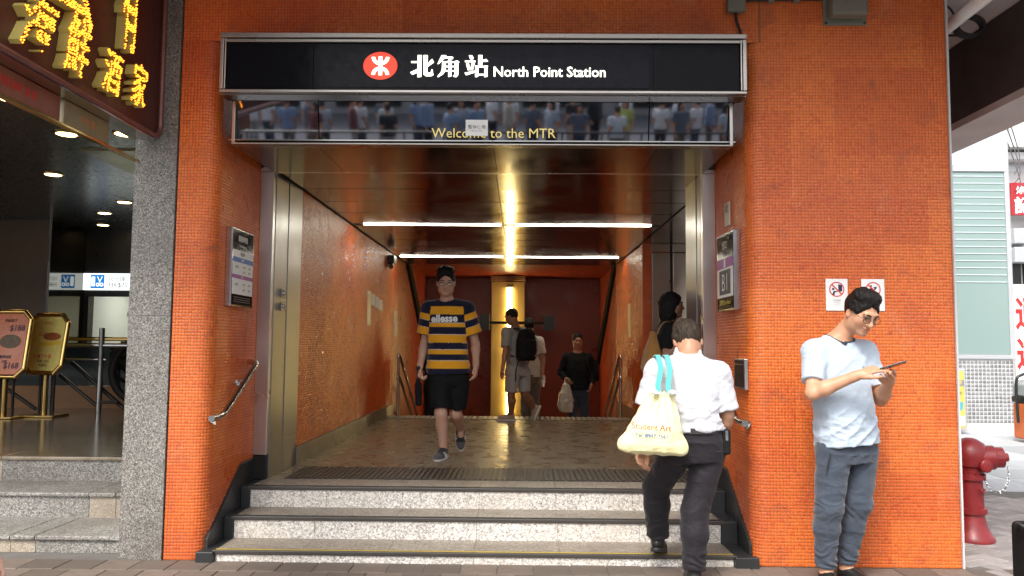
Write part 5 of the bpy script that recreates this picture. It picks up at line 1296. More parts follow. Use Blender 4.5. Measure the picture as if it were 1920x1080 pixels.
        for s in 'RL':
            g = V-J['sh'+s]; ax_ = np.exp(-((g+up_*.08)**2).sum(1)/(.10**2)); r = r+ax_*amp*.9*np.sin((g@up_)*70+(g@Rs)*60+n1*2)
        return r
    parts['ends'] = ends
    parts['top'] = sdf_mesh(sd, tp.get('name', 'shirt'), tp['mat'], rt_, fold, (lambda V: tp['color'](V, J, parts)) if tp.get('color') else None)
    parts['top_sdf'] = sd; parts['ends'] = ends
    if False:
        ring = []
        for k in range(20):
            a = 2*math.pi*k/20; ring.append(cut+nd*(.014-.016*math.cos(a))+Rs*math.sin(a)*(tp.get('neck_r', .066)-.003)+Fs*(math.cos(a)*.071+.004))
        MB().tube(ring, .0095, 8, closed=True).build('collar', tp['collar'], parts['top'], smooth=True)
    # ---------------- bottom
    bt = bottom; ez = bt.get('ease', .014); sd = SDF(lo, hi, h); wz = bt.get('waist', .06)
    sd.add(loft(J['pv'], up_, [(-.12, 0, -.004, .135*w_+ez, .102*w_+ez), (0, 0, -.008, .165*w_+ez*.8, .114*w_+belly*.5+ez*.8), (wz, 0, 0, .160*w_+ez*.5, .108*w_+belly*.6+ez*.5)], (Rp, Rp), (Fp, Fp)), .02)
    be = bt.get('end', 1.9); cuffs = {}
    for s in 'RL':
        hp, kn, an = J['hip'+s], J['kn'+s], J['an'+s]; rk, ra = bt.get('rk', .066)*w_, bt.get('ra', .062)
        if be <= 1: e = hp+(kn-hp)*be; sd.add(cone(hp, e, .092*w_+ez, rk), .018); cuffs[s] = (e, nrm(kn-hp), rk)
        else:
            sd.add(cone(hp, kn, .088*w_+ez, rk), .018); e = kn+(an-kn)*(be-1); bk_ = -F0*.012
            md = kn+(e-kn)*.35+bk_; sd.add(cone(kn, md, rk, (rk+ra)/2+.004), .03); sd.add(cone(md, e, (rk+ra)/2+.004, ra), .03); cuffs[s] = (e, nrm(an-kn), ra)
    for s, (e, d_, r) in cuffs.items():
        sd.add((lambda X, Y, Z, c=e, d_=d_, r=r: np.maximum(-((X-c[0])*d_[0]+(Y-c[1])*d_[1]+(Z-c[2])*d_[2]), np.sqrt((X-c[0])**2+(Y-c[1])**2+(Z-c[2])**2)-r*1.35).astype(np.float32), e-.13, e+.13), .003, True)
        sd.add(cone(e-d_*.05, e+d_*.03, .03, r-.010), .004, True)
    am = 1.35*bt.get('wrinkle', .006)
    def fold2(V):
        z = V[:, 2]; r = 0*z
        n1 = vnoise(V*np.array((9, 9, 17))+3.1); n2 = vnoise(V*np.array((6, 6, 30))+7.7)
        r = am*.5*(1-2*np.abs(n1))
        for s in 'RL':
            kn, an = J['kn'+s], J['an'+s]; dk = np.exp(-((z-kn[2])/.10)**2); da = np.exp(-((z-an[2]-.06)/.10)**2)*(1 if be > 1 else 0)
            near = np.exp(-(((V-(kn+an)/2)*np.array((1, 1, .15)))**2).sum(1)/.02)
            r = r+near*(am*.7*dk+am*1.15*da)*np.sin(z*78+n1*9+(V@Rp)*34*(1 if s == 'R' else -1)+(V@Fp)*20)*(.45+.55*n2)
        cr = np.exp(-(((V-J['pv']+up_*.07)*np.array((1, 1, 1)))**2).sum(1)/(.11**2)); r = r+cr*am*.8*np.sin((V@Rp)*70+z*70+n1*3)
        return r
    parts['bottom'] = sdf_mesh(sd, bt.get('name', 'trousers'), bt['mat'], rt_, fold2)
    parts['cuffs'] = cuffs
    # ---------------- shoes
    if shoes:
        for s in 'RL':
            an = J['an'+s]; td = nrm(toe[s]) if toe and s in toe else F0; side = nrm(np.cross(td, (0, 0, 1))); u = np.cross(side, td); k_ = shoes.get('sc', 1.)
            P_ = lambda a, b, c: an+td*a*k_+side*b*k_+u*c*k_
            sd = SDF(an-.26, an+.26, max(h*.8, .005)); Rm = np.array((side, td, u))
            sd.add(ell(P_(.095, 0, -.052), A3((.042, .10, .036))*k_, Rm), .02); sd.add(ell(P_(.0, 0, -.042), A3((.036, .058, .046))*k_, Rm), .03); sd.add(cone(P_(-.005, 0, -.02), P_(-.01, 0, .012), .040*k_, .039*k_), .02); sd.add(cone(P_(.03, 0, -.02), P_(.12, 0, -.055), .036*k_, .034*k_), .02)
            sd.clip(-u, -(P_(0, 0, -.072)@u)); sh_o = sdf_mesh(sd, 'shoe', shoes['mat'], rt_)
            sd = SDF(an-.26, an+.26, max(h*.8, .005)); sd.add(ell(P_(.09, 0, -.075), A3((.046, .112, .05))*k_, Rm), .01); sd.add(ell(P_(-.005, 0, -.075), A3((.041, .068, .05))*k_, Rm), .03)
            sd.clip(-u, -(P_(0, 0, -.092)@u)).clip(u, P_(0, 0, -.066)@u); sdf_mesh(sd, 'sole', shoes['sole'], sh_o)
            if shoes.get('toe_mat'):
                sd = SDF(an-.26, an+.26, .005); sd.add(ell(P_(.098, 0, -.052), A3((.0435, .101, .0375))*k_, Rm), .01); sd.clip(-u, -(P_(0, 0, -.066)@u)).clip(-td, -(P_(.10, 0, 0)@td)); sdf_mesh(sd, 'toe_cap', shoes['toe_mat'], sh_o)
            if shoes.get('stripes'):
                for q in range(3):
                    for b in (-1, 1): MB().tube([P_(.035+.02*q, b*.045, -.064), P_(.047+.02*q, b*.043, -.045), P_(.058+.02*q, b*.032, -.020)], .0042, 6).build('stripe', shoes['stripes'], sh_o)
                for q in range(4): MB().tube([P_(.04+.018*q, -.02, -.012-.008*q), P_(.045+.018*q, .0, -.004-.008*q), P_(.04+.018*q, .02, -.012-.008*q)], .003, 6).build('lace', M['white_ink'], sh_o)
    if glasses:
        gl = thing('spectacles', None, None, (0, 0, 0)); gl.parent = rt_; gl.location = (0, 0, 0)
        gm = M[glasses]; mb = MB()
        for s in (-1, 1):
            c = hp_(s*.033, .106, .002); mb.tube([c+hr*.023*math.cos(a)*(1+.12*math.cos(2*a))+hu*.019*math.sin(a)-hf*.006*abs(math.cos(a)) for a in [k*math.pi/12 for k in range(24)]], .0021, 6, closed=True)
            mb.tube([hp_(s*.056, .100, .008), hp_(s*.074, .06, .010), hp_(s*.080, -.01, .006), hp_(s*.080, -.03, -.012)], .0018, 6)
        mb.tube([hp_(-.011, .108, .004), hp_(0, .112, .008), hp_(.011, .108, .004)], .0018, 6); fr_o = mb.build('frame', gm, gl, smooth=True)
        for s in (-1, 1): MB().disc(hp_(s*.033, .1045, .002), .0225, tuple(hr), tuple(hu), 20, .0185, tuple(hf*.0012)).build('lens', M['lens'], gl)
    return parts
def wrap_text(body, target, o, ax, ay, d, mat, w=None, h=None, bold=.0, name='lettering', lift=.0025, shear=0.):
    """letters laid onto the surface of target: flat at o, then dropped along d"""
    me = text_mesh(body, 1., bold, 'CENTER', 0, 1, shear, 3); bm = bmesh.new(); bm.from_mesh(me)
    bmesh.ops.triangulate(bm, faces=bm.faces); bmesh.ops.subdivide_edges(bm, edges=[e for e in bm.edges if e.calc_length() > .12], cuts=2, use_grid_fill=True)
    V = np.array([v.co for v in bm.verts]); lo, hi = V.min(0), V.max(0); sx = w/(hi[0]-lo[0]) if w else h/(hi[1]-lo[1]); sy = h/(hi[1]-lo[1]) if h else sx
    c = (lo+hi)/2; ax, ay, d = Vector(ax).normalized(), Vector(ay).normalized(), Vector(d).normalized()
    off_ = origin(target); tr = BVHTree.FromPolygons([v.co+off_ for v in target.data.vertices], [tuple(p.vertices) for p in target.data.polygons])
    for v in bm.verts:
        p = Vector(o)+ax*(v.co.x-c[0])*sx+ay*(v.co.y-c[1])*sy; hit = tr.ray_cast(p-d*.4, d)
        v.co = (hit[0] if hit[0] is not None else p)-d*lift
    bm.to_mesh(me); bm.free(); return link(name, me, mat, target, smooth=False)
# ------------------------------------------------------------------ the people
M['tee_blue'] = cloth('pale_blue_jersey', (.41, .48, .56), var=.05, attr=True); TEE = A3((.41, .48, .56)); NVY = A3((.022, .026, .04))
def ringer(V, J, p):
    c = np.tile(TEE, (len(V), 1)); c[p['nd'](V) < .013] = NVY; return c
M['joggers'] = cloth('grey_blue_jersey', (.050, .062, .084), weave=500, bs=.4, var=.16)
M['white_cotton'] = cloth('white_cotton', (.54, .54, .57), var=.03, weave=700); M['dark_trousers'] = cloth('charcoal_trousers', (.017, .0145, .018), .7, var=.12, sheen=.1)
M['black_cotton'] = cloth('black_cotton', (.009, .009, .010), var=.15, sheen=0.); M['black_jersey'] = cloth('black_jersey', (.009, .010, .012), sheen=0.); M['stripe_tee'] = cloth('striped_jersey', (.5, .3, .05), attr=True, var=.05)
M['navy_cloth'] = cloth('navy_rib', (.030, .034, .05)); M['jeans'] = cloth('blue_denim', (.045, .062, .095), var=.3, bs=.4); M['grey_cotton'] = cloth('grey_cotton', (.27, .26, .25)); M['shorts_grey'] = cloth('pale_grey_cotton', (.34, .33, .32))
M['cream_tee'] = cloth('cream_cotton', (.58, .54, .45)); M['taupe'] = cloth('taupe_cotton', (.15, .125, .10)); M['mustard'] = cloth('mustard_canvas', (.34, .17, .045), bs=.4)
M['shoe_black'] = plain('black_leather', (.014, .013, .012), .35); M['shoe_grey'] = cloth('grey_knit', (.10, .10, .105), bs=.5); M['shoe_knit'] = cloth('black_knit', (.02, .02, .022), bs=.5); M['shoe_tan'] = plain('tan_suede', (.36, .29, .22), .8)
M['sole_white'] = plain('white_sole', (.66, .65, .63), .5); M['phone'] = plain('phone_body', (.02, .02, .022), .2); M['screen'] = emit('phone_screen', (.55, .62, .70), .5)
M['specs'] = plain('dark_spectacle_frame', (.035, .022, .016), .3); M['specs_black'] = plain('black_spectacle_frame', (.012, .012, .012), .3)

# man leaning by the pier, reading his phone
A = {'hc': (2.055, -.46, 1.632), 'nb': (1.940, -.345, 1.478), 'shR': (1.790, -.40, 1.392), 'shL': (2.138, -.30, 1.390), 'elR': (1.722, -.545, 1.150), 'wrR': (1.945, -.655, 1.262), 'elL': (2.205, -.36, 1.110), 'wrL': (2.165, -.57, 1.230), 'pv': (1.985, -.37, .845), 'hipR': (1.893, -.40, .79), 'hipL': (2.078, -.34, .785), 'knR': (1.846, -.435, .455), 'anR': (1.832, -.405, .085), 'knL': (2.052, -.36, .475), 'anL': (1.985, -.31, .085)}
PA = person('man in pale blue tee and grey joggers standing against the orange pier reading a phone', A, (.36, -.93), (.22, -.83, -.51), (.16, -.30, .94), h=.0052, skin=SK, hair='quiff', build=1.06, belly=.022, floor=0., hs=1.07,
    top=dict(mat=M['tee_blue'], ease=.016, hem=-.012, sleeve=.74, r_end=.064, color=ringer, neck_r=.070, wrinkle=.0042, seed=2, neck=.006), bottom=dict(mat=M['joggers'], ease=.010, waist=.08, end=1.90, rk=.072, ra=.055, wrinkle=.0075, name='joggers'),
    shoes=dict(mat=M['shoe_black'], sole=M['rubber']), toe={'R': (.1, -.99, 0), 'L': (.5, -.86, 0)},
    hands={'R': dict(d=(.86, -.30, .38), n=(.15, .45, -.88), s=(.30, -.80, .25), curl=(.22, .40, .50, .55), thumb=(.5, .5)), 'L': dict(d=(-.50, -.80, .10), n=(-.30, .30, .90), s=(.9, -.25, .2), curl=(.10, .14, .18, .22), thumb=(.55, .6))}, glasses='specs')
for s, (e, d_, r) in PA['cuffs'].items():
    ring = [Vector(e+d_*.005)+Vector((math.cos(a)*.047, math.sin(a)*.047, 0)) for a in [k*math.pi/8 for k in range(16)]]
    MB().tube([r_+Vector((0, 0, .004)) for r_ in ring], .014, 8, closed=True).build('ankle_cuff', M['joggers'], PA['bottom'], smooth=True)
MB().tube([(1.832, -.515, .80), (1.818, -.512, .74), (1.806, -.51, .69)], .0045, 6).build('pocket_zip', M['ink'], PA['bottom'])
wrap_text('⚓', PA['top'], (2.085, -.9, 1.305), (1, .0, 0), Z_, (-.05, 1, 0), M['ink'], h=.018)
ph = thing('smartphone', 'dark smartphone held in both hands by the man at the pier', 'phone', (2.12, -.70, 1.31))
pc, pa, pn = Vector((2.122, -.705, 1.318)), Vector((.90, -.22, .30)).normalized(), Vector((-.30, .30, .90)); pn = (pn-pa*pn.dot(pa)).normalized(); pb_ = pn.cross(pa)
MB().obox(pc, pa*.074, pb_*.036, pn*.0042).build('case', M['phone'], ph, bevel=.003)
MB().obox(pc+pn*.0045, pa*.068, pb_*.032, pn*.0004).build('screen', M['screen'], ph)

# man with the bag going up the steps
B = {'hc': (1.046, -.262, 1.452), 'nb': (1.030, -.37, 1.352), 'shL': (.838, -.38, 1.268), 'shR': (1.205, -.38, 1.252), 'elL': (.768, -.37, 1.02), 'wrL': (.748, -.33, .815), 'elR': (1.262, -.38, 1.005), 'wrR': (1.235, -.29, .842), 'pv': (1.062, -.375, .845), 'hipL': (.968, -.36, .785), 'hipR': (1.150, -.37, .785), 'knL': (.862, -.16, .525), 'anL': (.888, -.065, .20), 'knR': (1.055, -.395, .425), 'anR': (1.040, -.43, .085)}
def shade(V, J, p): return np.tile(A3((.74, .74, .76)), (len(V), 1))
PB = person('older man in white shirt and black trousers climbing the steps with his back turned', B, (.10, 1), (.06, .70, -.71), (0, .7, .7), h=.0055, skin=(.46, .25, .155), hair='short', hairmat='hair_grey', hs=1.10, nape=-.112, build=1.0, belly=.012, floor=0.,
    top=dict(mat=M['white_cotton'], ease=.022, hem=.065, sleeve=.88, r_end=.078, neck=.012, neck_r=.068, scoop=False, wrinkle=.0055, seed=5), bottom=dict(mat=M['dark_trousers'], ease=.012, waist=.10, end=1.97, rk=.080, ra=.068, wrinkle=.0052, flare=.0),
    shoes=dict(mat=M['shoe_black'], sole=M['rubber'], sc=1.05), toe={'L': (.30, .92, -.25), 'R': (.05, 1, 0)},
    hands={'L': dict(curl=(.45, .52, .58, .62), n=(.5, -.6, 0), s=(.6, .6, 0)), 'R': dict(curl=(.5, .55, .6, .65))})
# collar, belt, phone pouch
ring = []
for k in range(24):
    a = 2*math.pi*k/24; ring.append(Vector((1.033+.072*math.sin(a), -.345+.072*math.cos(a), 1.390+.030*math.cos(a))))
col_o = MB().tube(ring, .012, 8, closed=True).tube([p+Vector(((p.x-1.033)*.10, (p.y+.345)*.1, -.018)) for p in ring], .011, 8, closed=True).build('collar', M['white_cotton'], PB['top'], smooth=True)
belt = []; 
for k in range(28):
    a = 2*math.pi*k/28; belt.append(Vector((1.061+(.160+.012)*math.sin(a), -.378+(.121+.012)*math.cos(a), .918)))
MB().ribbon(belt+[belt[0]], (0, 0, 1), .034, .004).build('belt', plain('worn_black_belt', (.03, .028, .026), .4), PB['bottom'])
pch = thing('belt_pouch', 'small black phone pouch clipped on the belt of the man in white', 'pouch', (1.235, -.40, .85))
MB().box((1.212, -.46, .775), (1.262, -.36, .925)).build('case', M['black_cotton'], pch, bevel=.012, seg=3)
MB().box((1.228, -.463, .86), (1.244, -.459, .92)).build('clip', M['steel_pipe'], pch)
MB().tube([(1.155, -.508, .80), (1.20, -.497, .80)], .003, 6).build('pocket_edge', M['ink'], PB['bottom'])
# his yellow drawstring bag
bg_ = thing('drawstring_bag', 'pale yellow drawstring bag with red and blue print and teal straps', 'bag', (.80, -.57, .77))
M['bag'] = cloth('pale_yellow_cotton', (.80, .73, .40), var=.03, weave=600); M['teal'] = cloth('teal_cord', (.10, .42, .40))
sd = SDF((.45, -.80, .70), (1.15, -.40, 1.25), .0055)
bu = nrm((.045, .02, 1)); br = nrm(np.cross((0, 1, 0), bu)); bf = np.cross(bu, br)
sd.add(loft((.795, -.575, .815), bu, [(0, 0, 0, .160, .066), (.03, 0, 0, .170, .082), (.12, .006, 0, .160, .086), (.20, .02, 0, .122, .070), (.275, .035, .006, .085, .050), (.31, .042, .010, .062, .032), (.335, .045, .010, .075, .030)], (br, br), (bf, bf), 2.6), .02)
sd.add(cone((.645, -.575, .845), (.945, -.575, .83), .045, .045), .05)
def bfold(V):
    u = (V-A3((.795, -.575, .815)))@bu; a = np.arctan2((V-A3((.84, -.575, .8)))@br, np.abs((V-A3((.84, -.575, .8)))@bf)+.05); n1 = vnoise(V*np.array((11, 11, 7)))
    top_ = np.clip((u-.12)/.2, 0, 1); return top_*.0085*np.sin(a*17+n1*2)+.005*(1-2*np.abs(n1))+.003*vnoise(V*np.array((26, 26, 20)))
bag = sdf_mesh(sd, 'sack', M['bag'], bg_, bfold)
wrap_text('Student Art', bag, (.778, -1.0, .955), (1, 0, -.06), Z_, (0, 1, 0), M['red_ink'], w=.225, bold=.004, shear=.1)
wrap_text('Tel. 8997 7561', bag, (.775, -1.0, .905), (1, 0, -.06), Z_, (0, 1, 0), M['blue_ink'], w=.185, bold=.006)
for x0, x1 in ((.825, .852), (.885, .905)):
    pts = [(x0+.01, -.590, 1.135), (x0+.004, -.575, 1.19), (x1-.002, -.545, 1.28), (x1-.004, -.500, 1.345), (x1-.004, -.42, 1.366), (x1-.004, -.34, 1.33), (x1-.004, -.27, 1.24)]
    MB().ribbon(bez(pts, 5), (1, .0, .05), .030, .0025).build('strap', M['teal'], bg_)
for x in (.80, .90): MB().lathe((x, -.615, 1.135), [(.004, 0), (.022, .01), (.026, .02), (.014, .03), (.002, .035)], 8, (.2, -.3, 1)).build('gathered_tab', M['white_cotton'], bg_)

bg_.location.x -= .022
# man in the striped tee
Cm = {'hc': (-.708, 2.12, 2.005), 'nb': (-.700, 2.18, 1.832), 'shR': (-.862, 2.18, 1.745), 'shL': (-.520, 2.18, 1.750), 'elR': (-.915, 2.22, 1.425), 'wrR': (-.938, 2.10, 1.205), 'elL': (-.432, 2.25, 1.435), 'wrL': (-.418, 2.11, 1.230), 'pv': (-.682, 2.2, 1.165), 'hipR': (-.762, 2.18, 1.10), 'hipL': (-.592, 2.22, 1.10), 'knR': (-.736, 2.10, .785), 'anR': (-.715, 2.17, .464), 'knL': (-.612, 2.24, .775), 'anL': (-.592, 2.62, .600)}
ORG, NAV, WHT = A3((.80, .37, .018)), A3((.010, .010, .030)), A3((.6, .55, .5))
BANDS = [(0, NAV), (.085, ORG), (.195, NAV), (.305, WHT), (.312, ORG), (.365, NAV), (.462, WHT), (.468, ORG), (.575, WHT), (.581, NAV), (.668, WHT), (.674, ORG), (.735, NAV), (.815, WHT), (.82, ORG), (.925, NAV)]
def stripes(V, J, p):
    t = (1.835-V[:, 2])/(1.835-1.150); c = np.tile(NAV, (len(V), 1))
    for q, k in BANDS: c[t >= q] = k
    for s in 'RL':
        a, e, d_ = p['ends'][s]; L_ = np.linalg.norm(e-a); u = ((V-a)@d_)/L_; perp = np.linalg.norm((V-a)-np.outer((V-a)@d_, d_), axis=1)
        sg_ = 1 if s == 'R' else -1; out = (V-a)@p['Rs']*sg_
        m_ = (u > -.25) & (perp < .115) & (out > -.016+.02*u)
        cc = np.tile(NAV, (len(V), 1)); 
        for q, k in ((.12, ORG), (.36, WHT), (.375, NAV), (.64, WHT), (.655, ORG), (.95, NAV)): cc[u >= q] = k
        c[m_] = cc[m_]
    c[p['nd'](V) < .010] = NAV
    return c
PC = person('man with glasses in navy and yellow striped tee and black shorts walking out', Cm, (.03, -1), (.10, -.95, -.26), (0, -.15, 1), h=.006, skin=(.56, .335, .235), hair='quiff', build=1.0, floor=ZF, hs=1.07,
    top=dict(mat=M['stripe_tee'], ease=.030, hem=-.005, sleeve=.72, r_end=.088, neck_r=.074, collar=M['navy_cloth'], wrinkle=.0045, seed=3, color=stripes, flare=.008), bottom=dict(mat=M['black_cotton'], ease=.022, waist=.06, end=.86, rk=.096, ra=.09, wrinkle=.007, name='shorts'),
    shoes=dict(mat=M['shoe_knit'], sole=M['sole_white'], toe_mat=M['shoe_grey'], stripes=M['white_ink'], sc=1.08), toe={'R': (-.22, -.96, -.05), 'L': (.10, -.70, -.72)},
    hands={'R': dict(curl=(.9, .95, 1.0, 1.0), d=(-.02, -.25, -1), thumb=(.3, .8)), 'L': dict(curl=(.3, .38, .45, .5))}, glasses='specs_black')
wrap_text('ellesse', PC['top'], (-.712, 1.4, 1.664), (1, 0, .03), Z_, (0, 1, 0), M['white_ink'], w=.245, h=.072, bold=.034, lift=.004)
um = thing('folded_umbrella', 'black folded umbrella carried in the hand of the man in stripes', 'umbrella', (-.945, 2.04, .98))
MB().tube([(-.948, 2.07, 1.19), (-.945, 2.06, 1.10)], .014, 10).lathe((-.948, 2.07, 1.185), [(.014, 0), (.022, .01), (.022, .03), (.008, .04)], 12).build('handle', M['rubber'], um, smooth=True)
MB().tube(bez([(-.945, 2.06, 1.10), (-.942, 2.05, 1.06), (-.936, 2.03, .95), (-.93, 2.02, .86)], 4), [.020]*4+[.034]*4+[.030]*4+[.016], 12).build('folded_cover', M['black_cotton'], um, smooth=True)

# man with backpack going down
D = {'hc': (-.138, 5.8, 1.822), 'nb': (-.075, 5.85, 1.66), 'shL': (-.205, 5.70, 1.60), 'shR': (.060, 5.99, 1.60), 'elL': (-.215, 5.62, 1.335), 'wrL': (-.245, 5.50, 1.12), 'elR': (.113, 6.06, 1.328), 'wrR': (.061, 6.0, 1.103), 'pv': (-.055, 5.85, 1.11), 'hipL': (-.115, 5.79, 1.055), 'hipR': (.024, 5.92, 1.053), 'knL': (-.135, 5.76, .74), 'anL': (-.135, 5.86, .462), 'knR': (.055, 5.90, .745), 'anR': (.186, 6.08, .54)}
PD = person('man in grey tee and pale shorts carrying a black backpack, walking away', D, (-.62, .78), (-.80, .45, -.30), h=.008, skin=SK_DK, hair='crop', build=.92, floor=ZF, hs=.93, face_detail=True,
    top=dict(mat=M['grey_cotton'], ease=.016, hem=-.02, sleeve=.78, r_end=.066, wrinkle=.005, seed=7), bottom=dict(mat=M['shorts_grey'], ease=.022, end=.90, rk=.090, ra=.09, wrinkle=.008, name='shorts'),
    shoes=dict(mat=M['shoe_tan'], sole=M['sole_white']), toe={'L': (-1, .1, 0), 'R': (-.35, .1, -.93)})
bp = thing('backpack', 'black backpack with a pale curved stripe worn by the man in shorts', 'backpack', (.05, 5.75, 1.2))
bfw = nrm((-.62, .78, 0)); brr = nrm(np.cross(bfw, (0, 0, 1))); sd = SDF((-.25, 5.4, 1.1), (.4, 6.1, 1.75), .008)
cb = A3((-.03, 5.83, 1.43))-bfw*.165
sd.add(loft(cb-A3((0, 0, .22)), (0, 0, 1), [(0, 0, 0, .13, .06), (.06, 0, 0, .155, .085), (.25, 0, 0, .15, .085), (.38, 0, 0, .12, .07), (.44, 0, 0, .08, .04)], (brr, brr), (bfw, bfw), 3), .02)
sd.add(loft(cb-bfw*.07-A3((0, 0, .18)), (0, 0, 1), [(0, 0, 0, .10, .04), (.1, 0, 0, .115, .05), (.24, 0, 0, .09, .03)], (brr, brr), (bfw, bfw), 3), .02)
bpo = sdf_mesh(sd, 'pack', M['black_cotton'], bp, lambda V: .004*vnoise(V*18))
off_ = [Vector(cb-bfw*.13+brr*(.075*math.sin(a)+.02)+A3((0, 0, .15*math.cos(a)-.02))) for a in [i*math.pi/10 for i in range(1, 10)]]
MB().ribbon(off_, tuple(brr), .014, .003).build('stripe', M['grey_cotton'], bp)
for s in (-1, 1): MB().ribbon(bez([cb+brr*.09*s+A3((0, 0, .18)), cb+bfw*.10+brr*.10*s+A3((0, 0, .23)), cb+bfw*.27+brr*.12*s+A3((0, 0, .14)), cb+bfw*.27+brr*.13*s-A3((0, 0, .05)), cb+bfw*.10+brr*.15*s-A3((0, 0, .16))], 5), tuple(brr), .045, .005).build('shoulder_strap', M['black_cotton'], bp)
MB().ribbon([cb+brr*-.12-A3((0, 0, .15)), cb+brr*-.14+bfw*.05-A3((0, 0, .34)), cb+brr*-.14+bfw*.06-A3((0, 0, .50))], tuple(bfw), .016, .003).build('loose_strap', M['black_cotton'], bp)
# man with bottle beyond him
E_ = {'hc': (.119, 6.95, 1.72), 'nb': (.137, 7.0, 1.555), 'shL': (-.018, 7.0, 1.484), 'shR': (.280, 7.0, 1.486), 'elL': (-.041, 7.0, 1.221), 'wrL': (-.039, 6.95, .995), 'elR': (.335, 6.98, 1.225), 'wrR': (.325, 6.9, 1.0), 'pv': (.149, 7.0, .97), 'hipL': (.076, 7.0, .93), 'hipR': (.223, 7.0, .93), 'knL': (.07, 7.0, .54), 'anL': (.073, 7.0, .145), 'knR': (.217, 7.0, .54), 'anR': (.219, 7.0, .145)}
PE = person('man in cream tee and taupe trousers going down with a plastic bottle', E_, (-.2, 1), (-.2, 1, -.1), h=.009, skin=SK_TAN, hair='short', build=.95, floor=.052, hs=.95, face_detail=False,
    top=dict(mat=M['cream_tee'], ease=.018, hem=-.03, sleeve=.75, r_end=.068, seed=8), bottom=dict(mat=M['taupe'], ease=.016, end=1.92), shoes=dict(mat=M['shoe_black'], sole=M['rubber']))
bo = thing('water_bottle', 'clear plastic water bottle with red cap held by the man in cream', 'bottle', (.34, 6.87, .83))
t = NT('clear_plastic'); t.set(Base_Color=(.75, .75, .72), Roughness=.12, Transmission_Weight=.35, IOR=1.33); M['bottle'] = t.m
MB().lathe((.33, 6.86, .80), [(.028, 0), (.031, .02), (.031, .13), (.026, .15), (.013, .18)], 16, (.1, 0, 1)).build('body', M['bottle'], bo, smooth=True)
MB().lathe((.348, 6.86, .98), [(.014, 0), (.014, .02), (.001, .022)], 12, (.1, 0, 1)).build('cap', M['red_ink'], bo)
MB().lathe((.335, 6.86, .855), [(.032, 0), (.032, .05)], 16, (.1, 0, 1)).build('label_band', M['paper'], bo)
# man in black coming up
Fp_ = {'hc': (.89, 7.3, 1.495), 'nb': (.892, 7.33, 1.312), 'shR': (.720, 7.33, 1.235), 'shL': (1.062, 7.33, 1.230), 'elR': (.640, 7.38, 1.0), 'wrR': (.700, 7.22, .905), 'elL': (1.130, 7.36, 1.0), 'wrL': (1.105, 7.25, .83), 'pv': (.901, 7.33, .755), 'hipR': (.82, 7.33, .70), 'hipL': (.985, 7.33, .70), 'knR': (.813, 7.25, .33), 'anR': (.826, 7.3, -.02), 'knL': (.992, 7.28, .34), 'anL': (1.0, 7.36, -.02)}
PF = person('man in black long sleeved top and jeans coming up the far stairs', Fp_, (-.05, -1), (.12, -.98, -.05), h=.008, skin=SK_TAN, hair='short', build=1.0, floor=-.108, hs=1.0,
    top=dict(mat=M['black_jersey'], ease=.018, hem=-.02, sleeve=1.86, r_end=.05, seed=9, neck_r=.066, name='jumper'), bottom=dict(mat=M['jeans'], ease=.013, end=1.94, ra=.058), shoes=dict(mat=M['shoe_black'], sole=M['rubber']))
cbg = thing('plastic_bag', 'crumpled white plastic carrier bag held by the man in black', 'bag', (.70, 7.2, .4))
M['carrier'] = plain('white_plastic_film', (.62, .58, .48), .35, var=.06)
sd = SDF((.45, 7.0, .3), (.95, 7.4, .95), .008); sd.add(loft((.705, 7.19, .40), (.02, 0, 1), [(0, 0, 0, .10, .05), (.08, 0, 0, .125, .07), (.25, 0, 0, .105, .055), (.38, 0, 0, .06, .03), (.44, 0, 0, .03, .018)], ((1, 0, 0),)*2, ((0, 1, 0),)*2), .02)
sdf_mesh(sd, 'sack', M['carrier'], cbg, lambda V: .012*(1-2*np.abs(vnoise(V*np.array((17, 17, 8)))))+.006*vnoise(V*38))
for dx in (-.02, .02): MB().ribbon(bez([(.71+dx, 7.19, .80), (.70+dx*.6, 7.19, .86), (.70, 7.20, .90)], 4), (1, 0, 0), .03, .002).build('handle_loop', M['carrier'], cbg)
sbg = thing('shoulder_bag', 'black shoulder bag hanging at the side of the man in black', 'bag', (1.14, 7.4, .9))
sd = SDF((.95, 7.2, .8), (1.35, 7.65, 1.3), .009); sd.add(loft((1.165, 7.42, .86), (-.15, 0, 1), [(0, 0, 0, .07, .11), (.1, 0, 0, .075, .13), (.28, 0, 0, .055, .11), (.34, 0, 0, .03, .09)], ((1, 0, 0),)*2, ((0, 1, 0),)*2, 3), .02); sdf_mesh(sd, 'pouch', M['black_cotton'], sbg)
MB().ribbon(bez([(1.14, 7.42, 1.18), (1.06, 7.36, 1.305), (1.03, 7.24, 1.20), (1.10, 7.27, 1.0)], 6), (.2, 1, 0), .03, .003).build('strap', M['rubber'], sbg)
